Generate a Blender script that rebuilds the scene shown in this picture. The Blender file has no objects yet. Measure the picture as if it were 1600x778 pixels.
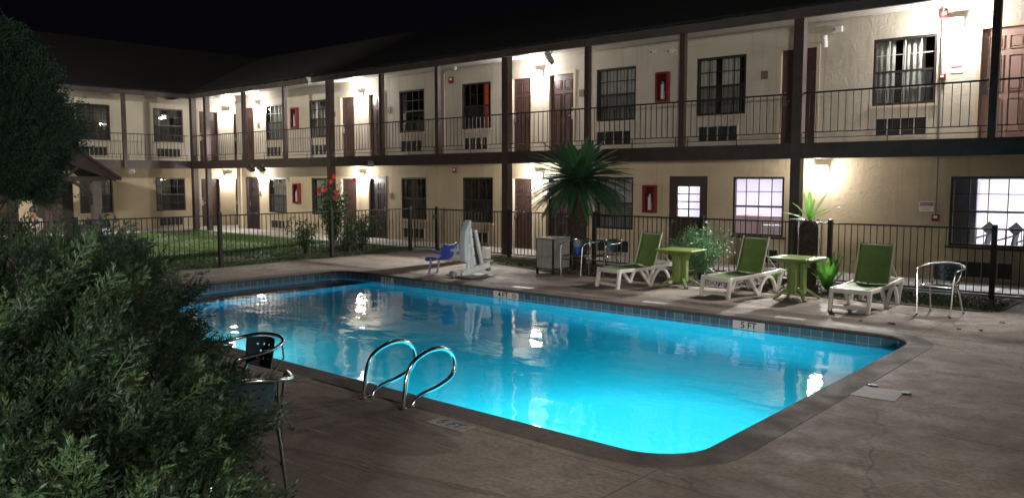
import bpy, bmesh, math, random
import numpy as np
from mathutils import Vector, Matrix, Euler
random.seed(7); rng = np.random.default_rng(7)
PI = math.pi; R = math.radians
sc = bpy.context.scene
COL = sc.collection

# ------------------------------------------------------------------ camera
cam = bpy.data.cameras.new('camera'); co = bpy.data.objects.new('camera', cam); COL.objects.link(co)
cam.sensor_width = 36; cam.lens = 28.44; cam.clip_end = 400; cam.clip_start = 0.05
rot = Matrix(((0.75259966, -0.05657473, 0.65604348), (0.65847836, 0.06466139, -0.74981675), (0.0, 0.99630227, 0.08591738)))
# make it exactly orthonormal
zc = rot.col[2].normalized(); xc = Vector((0.75259966, 0.65847836, 0)).normalized(); yc = zc.cross(xc).normalized(); zc = xc.cross(yc)
m4 = Matrix(((xc.x, yc.x, zc.x, 0), (xc.y, yc.y, zc.y, 0), (xc.z, yc.z, zc.z, 2.05), (0, 0, 0, 1)))
co.matrix_world = m4
sc.camera = co
FWD = Vector((-zc.x, -zc.y, 0)).normalized(); RIGHT = Vector((xc.x, xc.y, 0))

# ------------------------------------------------------------------ world: night sky
w = bpy.data.worlds.new('World'); sc.world = w; w.use_nodes = True
nt = w.node_tree; bg = nt.nodes['Background']
sky = nt.nodes.new('ShaderNodeTexSky'); sky.sky_type = 'NISHITA'; sky.sun_disc = False
sky.sun_elevation = R(3); sky.sun_rotation = R(200)
hs = nt.nodes.new('ShaderNodeMix'); hs.data_type = 'RGBA'; hs.blend_type = 'MULTIPLY'; hs.inputs[0].default_value = 1
nt.links.new(sky.outputs[0], hs.inputs[6]); hs.inputs[7].default_value = (0.5, 0.42, 0.9, 1)
nt.links.new(hs.outputs[2], bg.inputs[0]); bg.inputs[1].default_value = 0.0026
sc.view_settings.view_transform = 'Standard'; sc.view_settings.look = 'None'
sc.view_settings.gamma = 1; sc.view_settings.exposure = 0; sc.view_settings.use_curve_mapping = False
sc.render.engine = 'CYCLES'
cy = sc.cycles
cy.use_denoising = True; cy.max_bounces = 8; cy.diffuse_bounces = 4; cy.glossy_bounces = 4; cy.transmission_bounces = 6
cy.transparent_max_bounces = 16; cy.caustics_reflective = False; cy.caustics_refractive = False
cy.sample_clamp_indirect = 4; cy.sample_clamp_direct = 0; cy.use_light_tree = True

# ------------------------------------------------------------------ lamps that stand out of the frame (building floods behind and left of the viewer)
def light(name, kind, loc, power, color=(1, .96, .9), target=None, **kw):
    l = bpy.data.lights.new(name, kind); o = bpy.data.objects.new(name, l); COL.objects.link(o)
    o.location = loc; l.energy = power; l.color = color
    for k, v in kw.items(): setattr(l, k, v)
    if target is not None:
        o.rotation_euler = (Vector(target) - Vector(loc)).to_track_quat('-Z', 'Y').to_euler()
    return o
light('flood_facade', 'SPOT', (5.0, -8.0, 2.7), 8500, (1, .94, .87), (-17.5, 17.8, 2.8), spot_size=R(50), spot_blend=.8, shadow_soft_size=.5)
light('flood_deck', 'SPOT', (6.5, 1.5, 5.0), 1750, (1, .87, .75), (-9.0, 3.2, 0), spot_size=R(84), spot_blend=.6, shadow_soft_size=.07)
light('flood_lawn', 'SPOT', (-17.0, -1.0, 5.8), 8600, (1, .93, .78), (-32.7, 13.2, 2.6), spot_size=R(70), spot_blend=.5, shadow_soft_size=.12)

# ------------------------------------------------------------------ materials
MATS = {}
def mat(name, c1, rough=.6, metal=0, c2=None, scale=6, detail=4, lo=.35, hi=.65, bump=0, bscale=40, spec=None, emit=None, coord='Object', stretch=None, rough2=None):
    if name in MATS: return MATS[name]
    m = bpy.data.materials.new(name); m.use_nodes = True; n = m.node_tree.nodes; L = m.node_tree.links
    b = n['Principled BSDF']; b.inputs['Base Color'].default_value = (*c1, 1); b.inputs['Roughness'].default_value = rough
    b.inputs['Metallic'].default_value = metal
    if spec is not None: b.inputs['Specular IOR Level'].default_value = spec
    tc = n.new('ShaderNodeTexCoord'); out = tc.outputs[coord]
    if stretch:
        mp = n.new('ShaderNodeMapping'); mp.inputs['Scale'].default_value = stretch; L.new(out, mp.inputs[0]); out = mp.outputs[0]
    if c2 is not None:
        t = n.new('ShaderNodeTexNoise'); t.inputs['Scale'].default_value = scale; t.inputs['Detail'].default_value = detail; L.new(out, t.inputs[0])
        r = n.new('ShaderNodeMapRange'); r.inputs[1].default_value = lo; r.inputs[2].default_value = hi; L.new(t.outputs[0], r.inputs[0])
        x = n.new('ShaderNodeMix'); x.data_type = 'RGBA'; x.inputs[6].default_value = (*c1, 1); x.inputs[7].default_value = (*c2, 1)
        L.new(r.outputs[0], x.inputs[0]); L.new(x.outputs[2], b.inputs['Base Color'])
        if rough2 is not None:
            q = n.new('ShaderNodeMapRange'); q.inputs[3].default_value = rough; q.inputs[4].default_value = rough2
            L.new(r.outputs[0], q.inputs[0]); L.new(q.outputs[0], b.inputs['Roughness'])
    if bump:
        t = n.new('ShaderNodeTexNoise'); t.inputs['Scale'].default_value = bscale; t.inputs['Detail'].default_value = 6; L.new(out, t.inputs[0])
        q = n.new('ShaderNodeBump'); q.inputs['Strength'].default_value = bump; q.inputs['Distance'].default_value = .02
        L.new(t.outputs[0], q.inputs['Height']); L.new(q.outputs[0], b.inputs['Normal'])
    if emit:
        b.inputs['Emission Color'].default_value = (*emit[0], 1); b.inputs['Emission Strength'].default_value = emit[1]
    MATS[name] = m; return m

def wall_mat(name, c1, c2, c3):
    """stucco: broad colour drift, vertical grime streaks, troweled bumps"""
    m = mat(name, c1, .85); n = m.node_tree.nodes; L = m.node_tree.links; b = n['Principled BSDF']
    tc = n.new('ShaderNodeTexCoord')
    t = n.new('ShaderNodeTexNoise'); t.inputs['Scale'].default_value = .9; t.inputs['Detail'].default_value = 6; L.new(tc.outputs['Object'], t.inputs[0])
    x = n.new('ShaderNodeMix'); x.data_type = 'RGBA'; x.inputs[6].default_value = (*c1, 1); x.inputs[7].default_value = (*c2, 1)
    r = n.new('ShaderNodeMapRange'); r.inputs[1].default_value = .35; r.inputs[2].default_value = .65; L.new(t.outputs[0], r.inputs[0]); L.new(r.outputs[0], x.inputs[0])
    mp = n.new('ShaderNodeMapping'); mp.inputs['Scale'].default_value = (5, 5, .35); L.new(tc.outputs['Object'], mp.inputs[0])
    t2 = n.new('ShaderNodeTexNoise'); t2.inputs['Scale'].default_value = 1.6; t2.inputs['Detail'].default_value = 5; L.new(mp.outputs[0], t2.inputs[0])
    r2 = n.new('ShaderNodeMapRange'); r2.inputs[1].default_value = .55; r2.inputs[2].default_value = .8; r2.inputs[4].default_value = .6; L.new(t2.outputs[0], r2.inputs[0])
    y = n.new('ShaderNodeMix'); y.data_type = 'RGBA'; y.inputs[7].default_value = (*c3, 1); L.new(x.outputs[2], y.inputs[6]); L.new(r2.outputs[0], y.inputs[0])
    L.new(y.outputs[2], b.inputs['Base Color'])
    t3 = n.new('ShaderNodeTexNoise'); t3.inputs['Scale'].default_value = 7; t3.inputs['Detail'].default_value = 8; t3.inputs['Roughness'].default_value = .65; t3.inputs['Distortion'].default_value = 1.2; L.new(tc.outputs['Object'], t3.inputs[0])
    bp = n.new('ShaderNodeBump'); bp.inputs['Strength'].default_value = .55; bp.inputs['Distance'].default_value = .03
    L.new(t3.outputs[0], bp.inputs['Height']); L.new(bp.outputs[0], b.inputs['Normal'])
    return m
M = {}
M['wall_lo'] = wall_mat('stucco_lower', (.50, .41, .275), (.42, .345, .24), (.29, .235, .17))
M['wall_up'] = wall_mat('stucco_upper', (.53, .48, .40), (.45, .41, .34), (.3, .27, .23))
M['trim'] = mat('brown_trim', (.05, .03, .026), .55, c2=(.03, .02, .018), scale=5)
M['post'] = mat('brown_post', (.06, .036, .032), .5, c2=(.04, .026, .024), scale=4)
M['post_pale'] = mat('cream_face', (.45, .38, .3), .7)
M['iron'] = mat('dark_iron', (.018, .013, .012), .45)
M['door_brown'] = mat('door_brown', (.06, .032, .027), .42, c2=(.048, .026, .022), scale=3)
M['door_dark'] = mat('door_dark', (.035, .025, .028), .42, c2=(.028, .02, .022), scale=3)
M['door_pink'] = mat('door_faded', (.34, .22, .19), .45, c2=(.3, .2, .17), scale=3)
M['frame_pale'] = mat('cream_door_frame', (.5, .42, .32), .6)
M['bronze'] = mat('bronze_window_frame', (.028, .02, .018), .4)
M['white_metal'] = mat('white_window_bar', (.5, .5, .48), .4)
M['chrome'] = mat('brushed_steel', (.6, .6, .6), .28, 1)
M['polish'] = mat('polished_steel', (.8, .8, .8), .16, 1)
M['alu'] = mat('aluminium', (.75, .75, .74), .2, 1)
M['curtain'] = mat('grey_curtain', (.6, .61, .56), .9, c2=(.45, .46, .42), scale=3)
M['curtain_pale'] = mat('pale_sheer', (.6, .6, .55), .9, c2=(.45, .45, .41), scale=3)
M['dark_int'] = mat('dark_room', (.012, .013, .014), .9)
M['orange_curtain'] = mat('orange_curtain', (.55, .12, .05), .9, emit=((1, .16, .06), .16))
M['ac_grille'] = mat('dark_grille', (.035, .036, .036), .5)
M['ac_frame'] = mat('pale_sleeve', (.42, .4, .36), .5)
M['red'] = mat('red_cabinet', (.16, .012, .016), .45)
M['white'] = mat('white_paint', (.75, .75, .73), .5)
M['offwhite'] = mat('offwhite_plastic', (.62, .61, .58), .5)
M['plaque'] = mat('brown_plaque', (.16, .1, .07), .5)
M['gray'] = mat('grey_housing', (.22, .22, .22), .5)
M['black'] = mat('black_plastic', (.012, .012, .012), .5)
M['lens'] = mat('lamp_lens', (1, 1, 1), .5, emit=((1, .97, .93), 30))
M['ceil_lamp'] = mat('fluorescent', (1, 1, 1), .5, emit=((.93, .93, 1), 9))
M['room'] = mat('office_wall', (.75, .72, .78), .8)
M['green_plastic'] = mat('green_table_plastic', (.155, .215, .05), .45, c2=(.12, .175, .045), scale=5, bump=.05, bscale=60)
M['sling'] = mat('green_sling', (.13, .215, .05), .7, c2=(.1, .17, .04), scale=6, bump=.3, bscale=260)
M['white_plastic'] = mat('white_lounger_plastic', (.62, .59, .55), .42, c2=(.5, .47, .43), scale=5, bump=.04, bscale=40)
M['chair_blue'] = mat('slate_plastic', (.035, .065, .085), .42)
M['lift_white'] = mat('lift_paint', (.66, .7, .72), .35, c2=(.56, .6, .63), scale=6)
M['lift_cover'] = mat('lift_cover', (.42, .5, .54), .5)
M['blue_seat'] = mat('blue_seat', (.02, .06, .32), .45)
M['bark'] = mat('bark', (.09, .06, .04), .9, c2=(.04, .028, .02), scale=18, bump=.8, bscale=30)
M['sago_trunk'] = mat('sago_trunk', (.07, .045, .03), .95, c2=(.025, .017, .012), scale=22, bump=1, bscale=40)
M['wood_dark'] = mat('dark_timber', (.028, .018, .015), .7, c2=(.018, .012, .011), scale=6, stretch=(1, 1, 6))
M['wood_grey'] = mat('grey_timber', (.08, .066, .058), .75, c2=(.055, .045, .04), scale=6, stretch=(1, 1, 5))
M['shingle'] = mat('shingles', (.007, .0055, .006), .95, c2=(.004, .0035, .004), scale=8, bump=.4, bscale=14)
M['arbor_roof'] = mat('arbor_shingles', (.02, .013, .014), .9, c2=(.012, .009, .01), scale=9, bump=.5, bscale=18)
M['skin'] = mat('skin', (.26, .15, .11), .6)
M['hair'] = mat('hair', (.01, .008, .007), .6)
M['shirt'] = mat('shirt', (.3, .27, .25), .85)
M['jeans'] = mat('jeans', (.03, .04, .07), .85)
M['leafdry'] = mat('dry_leaf', (.05, .03, .018), .8)
M['petal'] = mat('red_petal', (.75, .04, .02), .5)

def leaf_mat(name, a, b_, scale=3, rough=.5, trans=.15):
    m = mat(name, a, rough); n = m.node_tree.nodes; L = m.node_tree.links; b = n['Principled BSDF']
    tc = n.new('ShaderNodeTexCoord'); t = n.new('ShaderNodeTexNoise'); t.inputs['Scale'].default_value = scale; t.inputs['Detail'].default_value = 5
    L.new(tc.outputs['Object'], t.inputs[0])
    r = n.new('ShaderNodeMapRange'); r.inputs[1].default_value = .35; r.inputs[2].default_value = .65; L.new(t.outputs[0], r.inputs[0])
    x = n.new('ShaderNodeMix'); x.data_type = 'RGBA'; x.inputs[6].default_value = (*a, 1); x.inputs[7].default_value = (*b_, 1)
    L.new(r.outputs[0], x.inputs[0]); L.new(x.outputs[2], b.inputs['Base Color'])
    tr = n.new('ShaderNodeBsdfTranslucent'); L.new(x.outputs[2], tr.inputs[0])
    ms = n.new('ShaderNodeMixShader'); ms.inputs[0].default_value = trans
    L.new(b.outputs[0], ms.inputs[1]); L.new(tr.outputs[0], ms.inputs[2]); L.new(ms.outputs[0], n['Material Output'].inputs[0])
    return m
M['juniper'] = leaf_mat('juniper_scale', (.009, .026, .012), (.02, .047, .017), 2.5, .6)
M['juniper_tip'] = leaf_mat('juniper_tip', (.032, .072, .025), (.052, .1, .036), 4, .6)
M['juniper_dead'] = mat('juniper_twig', (.085, .055, .035), .85)
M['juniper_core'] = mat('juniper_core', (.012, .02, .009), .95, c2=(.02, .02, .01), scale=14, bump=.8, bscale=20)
M['conifer'] = leaf_mat('conifer', (.016, .042, .024), (.024, .056, .028), 1.2, .7)
M['sago'] = leaf_mat('sago_leaf', (.03, .1, .045), (.045, .13, .05), 2, .38)
M['sago_bright'] = leaf_mat('young_sago_leaf', (.08, .26, .04), (.13, .33, .05), 2, .4, .3)
M['hibiscus'] = leaf_mat('hibiscus_leaf', (.035, .11, .04), (.06, .15, .045), 3, .45)
M['nandina'] = leaf_mat('nandina_leaf', (.08, .2, .09), (.12, .26, .1), 4, .45)
M['grassblade'] = leaf_mat('grass_blade', (.06, .13, .03), (.1, .16, .045), 1.5, .6)

# soffit: ribbed, slightly glossy vinyl
def soffit_mat():
    m = mat('soffit_vinyl', (.5, .48, .45), .3); n = m.node_tree.nodes; L = m.node_tree.links; b = n['Principled BSDF']
    tc = n.new('ShaderNodeTexCoord'); wv = n.new('ShaderNodeTexWave'); wv.wave_type = 'BANDS'; wv.bands_direction = 'X'; wv.inputs['Scale'].default_value = 2.6
    L.new(tc.outputs['Object'], wv.inputs[0])
    cr = n.new('ShaderNodeMapRange'); cr.inputs[1].default_value = .0; cr.inputs[2].default_value = .12; L.new(wv.outputs[1], cr.inputs[0])
    bp = n.new('ShaderNodeBump'); bp.inputs['Strength'].default_value = .7; bp.inputs['Distance'].default_value = .02; L.new(cr.outputs[0], bp.inputs['Height']); L.new(bp.outputs[0], b.inputs['Normal'])
    x = n.new('ShaderNodeMix'); x.data_type = 'RGBA'; x.inputs[6].default_value = (.24, .23, .21, 1); x.inputs[7].default_value = (.5, .48, .45, 1); L.new(cr.outputs[0], x.inputs[0]); L.new(x.outputs[2], b.inputs['Base Color'])
    return m
M['soffit'] = soffit_mat()

# window pane
def pane_mat():
    m = bpy.data.materials.new('window_glass'); m.use_nodes = True; n = m.node_tree.nodes; L = m.node_tree.links
    n.remove(n['Principled BSDF'])
    t = n.new('ShaderNodeBsdfTransparent'); t.inputs[0].default_value = (.82, .84, .84, 1)
    g = n.new('ShaderNodeBsdfGlossy'); g.inputs['Roughness'].default_value = .02
    f = n.new('ShaderNodeFresnel'); f.inputs[0].default_value = 1.6
    ms = n.new('ShaderNodeMixShader'); L.new(f.outputs[0], ms.inputs[0]); L.new(t.outputs[0], ms.inputs[1]); L.new(g.outputs[0], ms.inputs[2]); L.new(ms.outputs[0], n['Material Output'].inputs[0])
    return m
M['pane'] = pane_mat()
def screen_mat():
    m = bpy.data.materials.new('insect_screen'); m.use_nodes = True; n = m.node_tree.nodes; L = m.node_tree.links; b = n['Principled BSDF']
    b.inputs['Base Color'].default_value = (.03, .032, .034, 1); b.inputs['Roughness'].default_value = .7
    t = n.new('ShaderNodeBsdfTransparent'); ms = n.new('ShaderNodeMixShader'); ms.inputs[0].default_value = .4
    L.new(t.outputs[0], ms.inputs[1]); L.new(b.outputs[0], ms.inputs[2]); L.new(ms.outputs[0], n['Material Output'].inputs[0]); return m
M['screen'] = screen_mat()

# water: clear glass surface with ripples, absorbing body
def water_mat():
    m = bpy.data.materials.new('pool_water'); m.use_nodes = True; n = m.node_tree.nodes; L = m.node_tree.links
    n.remove(n['Principled BSDF'])
    g = n.new('ShaderNodeBsdfGlass'); g.inputs['IOR'].default_value = 1.33; g.inputs['Roughness'].default_value = .0
    tc = n.new('ShaderNodeTexCoord')
    mp = n.new('ShaderNodeMapping'); mp.inputs['Scale'].default_value = (1, 1.5, 1); L.new(tc.outputs['Object'], mp.inputs[0])
    a = n.new('ShaderNodeTexNoise'); a.inputs['Scale'].default_value = 1.3; a.inputs['Detail'].default_value = 2; a.inputs['Distortion'].default_value = .4; L.new(mp.outputs[0], a.inputs[0])
    b = n.new('ShaderNodeTexNoise'); b.inputs['Scale'].default_value = 9; b.inputs['Detail'].default_value = 2; L.new(mp.outputs[0], b.inputs[0])
    # patches of livelier ripples
    pz = n.new('ShaderNodeTexNoise'); pz.inputs['Scale'].default_value = .35; L.new(tc.outputs['Object'], pz.inputs[0])
    pr = n.new('ShaderNodeMapRange'); pr.inputs[1].default_value = .42; pr.inputs[2].default_value = .62; pr.inputs[3].default_value = .03; pr.inputs[4].default_value = .13; L.new(pz.outputs[0], pr.inputs[0])
    mu = n.new('ShaderNodeMath'); mu.operation = 'MULTIPLY'; L.new(b.outputs[0], mu.inputs[0]); L.new(pr.outputs[0], mu.inputs[1])
    ad = n.new('ShaderNodeMath'); ad.operation = 'ADD'; L.new(a.outputs[0], ad.inputs[0]); L.new(mu.outputs[0], ad.inputs[1])
    bp = n.new('ShaderNodeBump'); bp.inputs['Strength'].default_value = 1; bp.inputs['Distance'].default_value = .0095; L.new(ad.outputs[0], bp.inputs['Height']); L.new(bp.outputs[0], g.inputs['Normal'])
    L.new(g.outputs[0], n['Material Output'].inputs[0])
    v = n.new('ShaderNodeVolumeAbsorption'); v.inputs[0].default_value = (.05, .82, .90, 1); v.inputs[1].default_value = .64
    L.new(v.outputs[0], n['Material Output'].inputs[1])
    return m
M['water'] = water_mat()
M['plaster'] = mat('pool_plaster', (.58, .74, .78), .7, c2=(.5, .7, .76), scale=1.2)

def tile_mat():
    m = mat('waterline_tile', (.12, .22, .3), .2); n = m.node_tree.nodes; L = m.node_tree.links; b = n['Principled BSDF']
    tc = n.new('ShaderNodeTexCoord'); sp = n.new('ShaderNodeSeparateXYZ'); L.new(tc.outputs['Object'], sp.inputs[0])
    ad = n.new('ShaderNodeMath'); ad.operation = 'ADD'; L.new(sp.outputs[0], ad.inputs[0]); L.new(sp.outputs[1], ad.inputs[1])
    cb = n.new('ShaderNodeCombineXYZ'); L.new(ad.outputs[0], cb.inputs[0]); L.new(sp.outputs[2], cb.inputs[1])
    br = n.new('ShaderNodeTexBrick'); br.offset = 0; br.inputs['Scale'].default_value = 1; br.inputs['Brick Width'].default_value = .155; br.inputs['Row Height'].default_value = .15
    br.inputs['Mortar Size'].default_value = .006; br.inputs['Color1'].default_value = (.05, .13, .2, 1); br.inputs['Color2'].default_value = (.11, .22, .3, 1); br.inputs['Mortar'].default_value = (.3, .36, .38, 1)
    L.new(cb.outputs[0], br.inputs[0]); L.new(br.outputs[0], b.inputs['Base Color']); return m
M['tile'] = tile_mat()

def deck_mat(name, c1, c2, c3, joints=True):
    """broomed concrete with blotches, wet stains, painted shadows, scuffs and tooled joints"""
    m = mat(name, c1, .8); n = m.node_tree.nodes; L = m.node_tree.links; b = n['Principled BSDF']
    tc = n.new('ShaderNodeTexCoord'); ob = tc.outputs['Object']
    def noise(s, d, src=ob, dist=0):
        t = n.new('ShaderNodeTexNoise'); t.inputs['Scale'].default_value = s; t.inputs['Detail'].default_value = d; t.inputs['Distortion'].default_value = dist; L.new(src, t.inputs[0]); return t.outputs[0]
    def rng_(src, a, z, o1=0, o2=1):
        r = n.new('ShaderNodeMapRange'); r.inputs[1].default_value = a; r.inputs[2].default_value = z; r.inputs[3].default_value = o1; r.inputs[4].default_value = o2; L.new(src, r.inputs[0]); return r.outputs[0]
    def mix(f, a, col=None, blend='MIX'):
        x = n.new('ShaderNodeMix'); x.data_type = 'RGBA'; x.blend_type = blend; L.new(f, x.inputs[0])
        if isinstance(a, tuple): x.inputs[6].default_value = (*a, 1)
        else: L.new(a, x.inputs[6])
        x.inputs[7].default_value = (*col, 1); return x.outputs[2]
    c = mix(rng_(noise(.55, 6), .38, .62), c1, c2)
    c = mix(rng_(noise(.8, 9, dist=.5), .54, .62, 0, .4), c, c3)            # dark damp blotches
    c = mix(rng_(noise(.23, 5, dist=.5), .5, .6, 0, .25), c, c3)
    wet_shadows = []
    if joints:
        vo = n.new('ShaderNodeTexVoronoi'); vo.feature = 'DISTANCE_TO_EDGE'; vo.inputs['Scale'].default_value = .33
        dn_ = n.new('ShaderNodeTexNoise'); dn_.inputs['Scale'].default_value = 2.2; dn_.inputs['Detail'].default_value = 6; L.new(ob, dn_.inputs[0])
        va = n.new('ShaderNodeMixRGB'); va.blend_type = 'LINEAR_LIGHT'; va.inputs[0].default_value = .22; L.new(ob, va.inputs[1]); L.new(dn_.outputs['Color'], va.inputs[2]); L.new(va.outputs[0], vo.inputs[0])
        c = mix(rng_(vo.outputs['Distance'], 0, .006, .6, 0), c, (.05, .04, .035))
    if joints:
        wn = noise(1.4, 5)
        for (wx, wy, ra, rb, an) in ((-4.9, 4.05, .62, .30, .35), (-5.75, 4.45, .75, .22, .1), (-4.95, 4.5, .45, .16, .0), (-6.5, 3.9, .5, .12, .5), (-4.2, 3.6, .9, .05, .25), (-5.4, 3.35, 1.0, .05, .3)):  # wet patches, plus cast shadows painted in as dark ellipses and streaks
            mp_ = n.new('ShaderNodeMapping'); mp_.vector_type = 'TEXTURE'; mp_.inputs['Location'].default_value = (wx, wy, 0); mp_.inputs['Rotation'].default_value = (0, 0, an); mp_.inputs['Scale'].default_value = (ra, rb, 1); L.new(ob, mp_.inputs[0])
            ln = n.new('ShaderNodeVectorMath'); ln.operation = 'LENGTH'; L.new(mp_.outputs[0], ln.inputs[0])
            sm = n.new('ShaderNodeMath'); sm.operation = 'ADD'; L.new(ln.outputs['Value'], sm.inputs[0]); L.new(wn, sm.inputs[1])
            wf = rng_(sm.outputs[0], 1.42, 1.55, .5, 0); wet_shadows.append(wf); c = mix(wf, c, tuple(v * .75 for v in c3))
    mp = n.new('ShaderNodeMapping'); mp.inputs['Scale'].default_value = (1.3, 11, 1); L.new(ob, mp.inputs[0])
    c = mix(rng_(noise(1.6, 6, mp.outputs[0]), .6, .78, 0, .5), c, tuple(min(1, v * 1.7) for v in c1))   # pale scuffs along the slab
    c = mix(rng_(noise(26, 4), .4, .65, 0, .45), c, c3)
    c = mix(rng_(noise(5, 8, dist=.3), .5, .68, 0, .5), c, c3)
    mp3 = n.new('ShaderNodeMapping'); mp3.inputs['Scale'].default_value = (.7, 16, 1); mp3.inputs['Rotation'].default_value = (0, 0, .06); L.new(ob, mp3.inputs[0])
    c = mix(rng_(noise(2.2, 7, mp3.outputs[0]), .5, .66, 0, .5), c, c2)
    if joints:
        br = n.new('ShaderNodeTexBrick'); br.offset = 0; br.inputs['Scale'].default_value = 1; br.inputs['Brick Width'].default_value = 2.9; br.inputs['Row Height'].default_value = 2.35; br.inputs['Mortar Size'].default_value = .009; br.inputs['Mortar Smooth'].default_value = .3
        L.new(ob, br.inputs[0]); c = mix(rng_(br.outputs['Fac'], 0, 1, 0, .6), c, (.05, .04, .035))
    L.new(c, b.inputs['Base Color'])
    L.new(rng_(noise(3, 7, dist=.4), .4, .65, .9, .7), b.inputs['Roughness']); b.inputs['Specular IOR Level'].default_value = .3
    bp = n.new('ShaderNodeBump'); bp.inputs['Strength'].default_value = .6; bp.inputs['Distance'].default_value = .012
    mp2 = n.new('ShaderNodeMapping'); mp2.inputs['Scale'].default_value = (3, 60, 1); L.new(ob, mp2.inputs[0])
    L.new(noise(2, 5, mp2.outputs[0]), bp.inputs['Height']); L.new(bp.outputs[0], b.inputs['Normal'])
    return m
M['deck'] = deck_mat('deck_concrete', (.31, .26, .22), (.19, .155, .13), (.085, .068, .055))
M['coping'] = deck_mat('coping_concrete', (.12, .1, .088), (.08, .066, .058), (.045, .038, .034), False)
M['walk'] = deck_mat('walk_concrete', (.5, .48, .44), (.42, .4, .37), (.3, .28, .26), False)
M['ground'] = mat('soil_ground', (.05, .05, .03), .95, c2=(.03, .035, .02), scale=3, bump=.5, bscale=8)
M['lawn'] = mat('lawn_turf', (.045, .075, .025), .9, c2=(.085, .08, .045), scale=1.4, detail=8, bump=.8, bscale=30)
M['mulch'] = mat('mulch', (.06, .04, .028), .95, c2=(.02, .014, .01), scale=14, detail=8, bump=1, bscale=25)
M['black_ink'] = mat('black_ink', (.01, .01, .01), .5)
M['pale_tile'] = mat('marker_tile', (.66, .68, .67), .3)

# ------------------------------------------------------------------ mesh helpers
class MB:
    def __init__(s): s.v = []; s.f = []
    def add(s, vs, fs):
        k = len(s.v); s.v += [tuple(v) for v in vs]; s.f += [tuple(i + k for i in f) for f in fs]; return s
    def box(s, x0, x1, y0, y1, z0, z1, mtx=None):
        vs = [Vector(p) for p in ((x0, y0, z0), (x1, y0, z0), (x1, y1, z0), (x0, y1, z0), (x0, y0, z1), (x1, y0, z1), (x1, y1, z1), (x0, y1, z1))]
        if mtx is not None: vs = [mtx @ v for v in vs]
        return s.add(vs, [(0, 3, 2, 1), (4, 5, 6, 7), (0, 1, 5, 4), (1, 2, 6, 5), (2, 3, 7, 6), (3, 0, 4, 7)])
    def bar(s, a, b, w, h=None, up=(0, 0, 1)):
        """rectangular bar between two points: w across, h in the up direction"""
        a = Vector(a); b = Vector(b); h = w if h is None else h; d = (b - a).normalized(); u = Vector(up)
        if abs(d.dot(u)) > .98: u = Vector((0, 1, 0))
        x = d.cross(u).normalized(); u = x.cross(d).normalized(); vs = []
        for p in (a, b):
            for sx, su in ((-1, -1), (1, -1), (1, 1), (-1, 1)): vs.append(p + x * (w / 2 * sx) + u * (h / 2 * su))
        return s.add(vs, [(0, 1, 2, 3), (7, 6, 5, 4), (0, 4, 5, 1), (1, 5, 6, 2), (2, 6, 7, 3), (3, 7, 4, 0)])
    def tube(s, pts, r, seg=8, closed=False):
        pts = [Vector(p) for p in pts]; n = len(pts); rs = r if isinstance(r, (list, tuple)) else [r] * n
        rings = []; nrm = None
        for i, p in enumerate(pts):
            d = (pts[(i + 1) % n] - pts[i - 1]) if (closed or 0 < i < n - 1) else (pts[1] - pts[0] if i == 0 else pts[-1] - pts[-2])
            d.normalize()
            if nrm is None: nrm = Vector((0, 0, 1)) if abs(d.z) < .9 else Vector((1, 0, 0))
            nrm = (nrm - d * nrm.dot(d)).normalized(); bi = d.cross(nrm)
            rings.append([p + (nrm * math.cos(2 * PI * k / seg) + bi * math.sin(2 * PI * k / seg)) * rs[i] for k in range(seg)])
        vs = [v for rg in rings for v in rg]; fs = []
        for i in range(n if closed else n - 1):
            j = (i + 1) % n
            for k in range(seg):
                k2 = (k + 1) % seg; fs.append((i * seg + k, i * seg + k2, j * seg + k2, j * seg + k))
        if not closed: fs += [tuple(range(seg - 1, -1, -1)), tuple((n - 1) * seg + k for k in range(seg))]
        return s.add(vs, fs)
    def lathe(s, prof, seg=20, c=(0, 0)):
        vs = [(c[0] + r * math.cos(2 * PI * k / seg), c[1] + r * math.sin(2 * PI * k / seg), z) for r, z in prof for k in range(seg)]
        fs = [(i * seg + k, i * seg + (k + 1) % seg, (i + 1) * seg + (k + 1) % seg, (i + 1) * seg + k) for i in range(len(prof) - 1) for k in range(seg)]
        fs += [tuple(range(seg - 1, -1, -1)), tuple((len(prof) - 1) * seg + k for k in range(seg))]
        return s.add(vs, fs)
    def prism(s, poly, axis, a, b):
        """extrude a 2-D outline along an axis (0=x,1=y,2=z) from a to b"""
        def P(q, t):
            if axis == 0: return (t, q[0], q[1])
            if axis == 1: return (q[0], t, q[1])
            return (q[0], q[1], t)
        n = len(poly); vs = [P(q, a) for q in poly] + [P(q, b) for q in poly]
        return s.add(vs, [tuple(range(n - 1, -1, -1)), tuple(range(n, 2 * n))] + [(i, (i + 1) % n, n + (i + 1) % n, n + i) for i in range(n)])
    def build(s, name, m, parent=None, smooth=False, bevel=0):
        me = bpy.data.meshes.new(name); me.from_pydata(s.v, [], s.f); me.materials.append(m)
        bm = bmesh.new(); bm.from_mesh(me); bmesh.ops.recalc_face_normals(bm, faces=bm.faces); bm.to_mesh(me); bm.free()
        o = bpy.data.objects.new(name, me); COL.objects.link(o)
        if parent: o.parent = parent
        if smooth:
            me.shade_smooth()
            md = o.modifiers.new('split', 'EDGE_SPLIT'); md.split_angle = R(40)
        if bevel:
            md = o.modifiers.new('bevel', 'BEVEL'); md.width = bevel; md.segments = 2; md.limit_method = 'ANGLE'; md.angle_limit = R(40)
        return o
def tag(o, label=None, cat=None, group=None, kind=None):
    if label: o['label'] = label
    if cat: o['category'] = cat
    if group: o['group'] = group
    if kind: o['kind'] = kind
    return o
def empty(name, loc=(0, 0, 0), rz=0):
    o = bpy.data.objects.new(name, None); COL.objects.link(o); o.location = loc; o.rotation_euler = (0, 0, rz); o.empty_display_size = .2; return o
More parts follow.
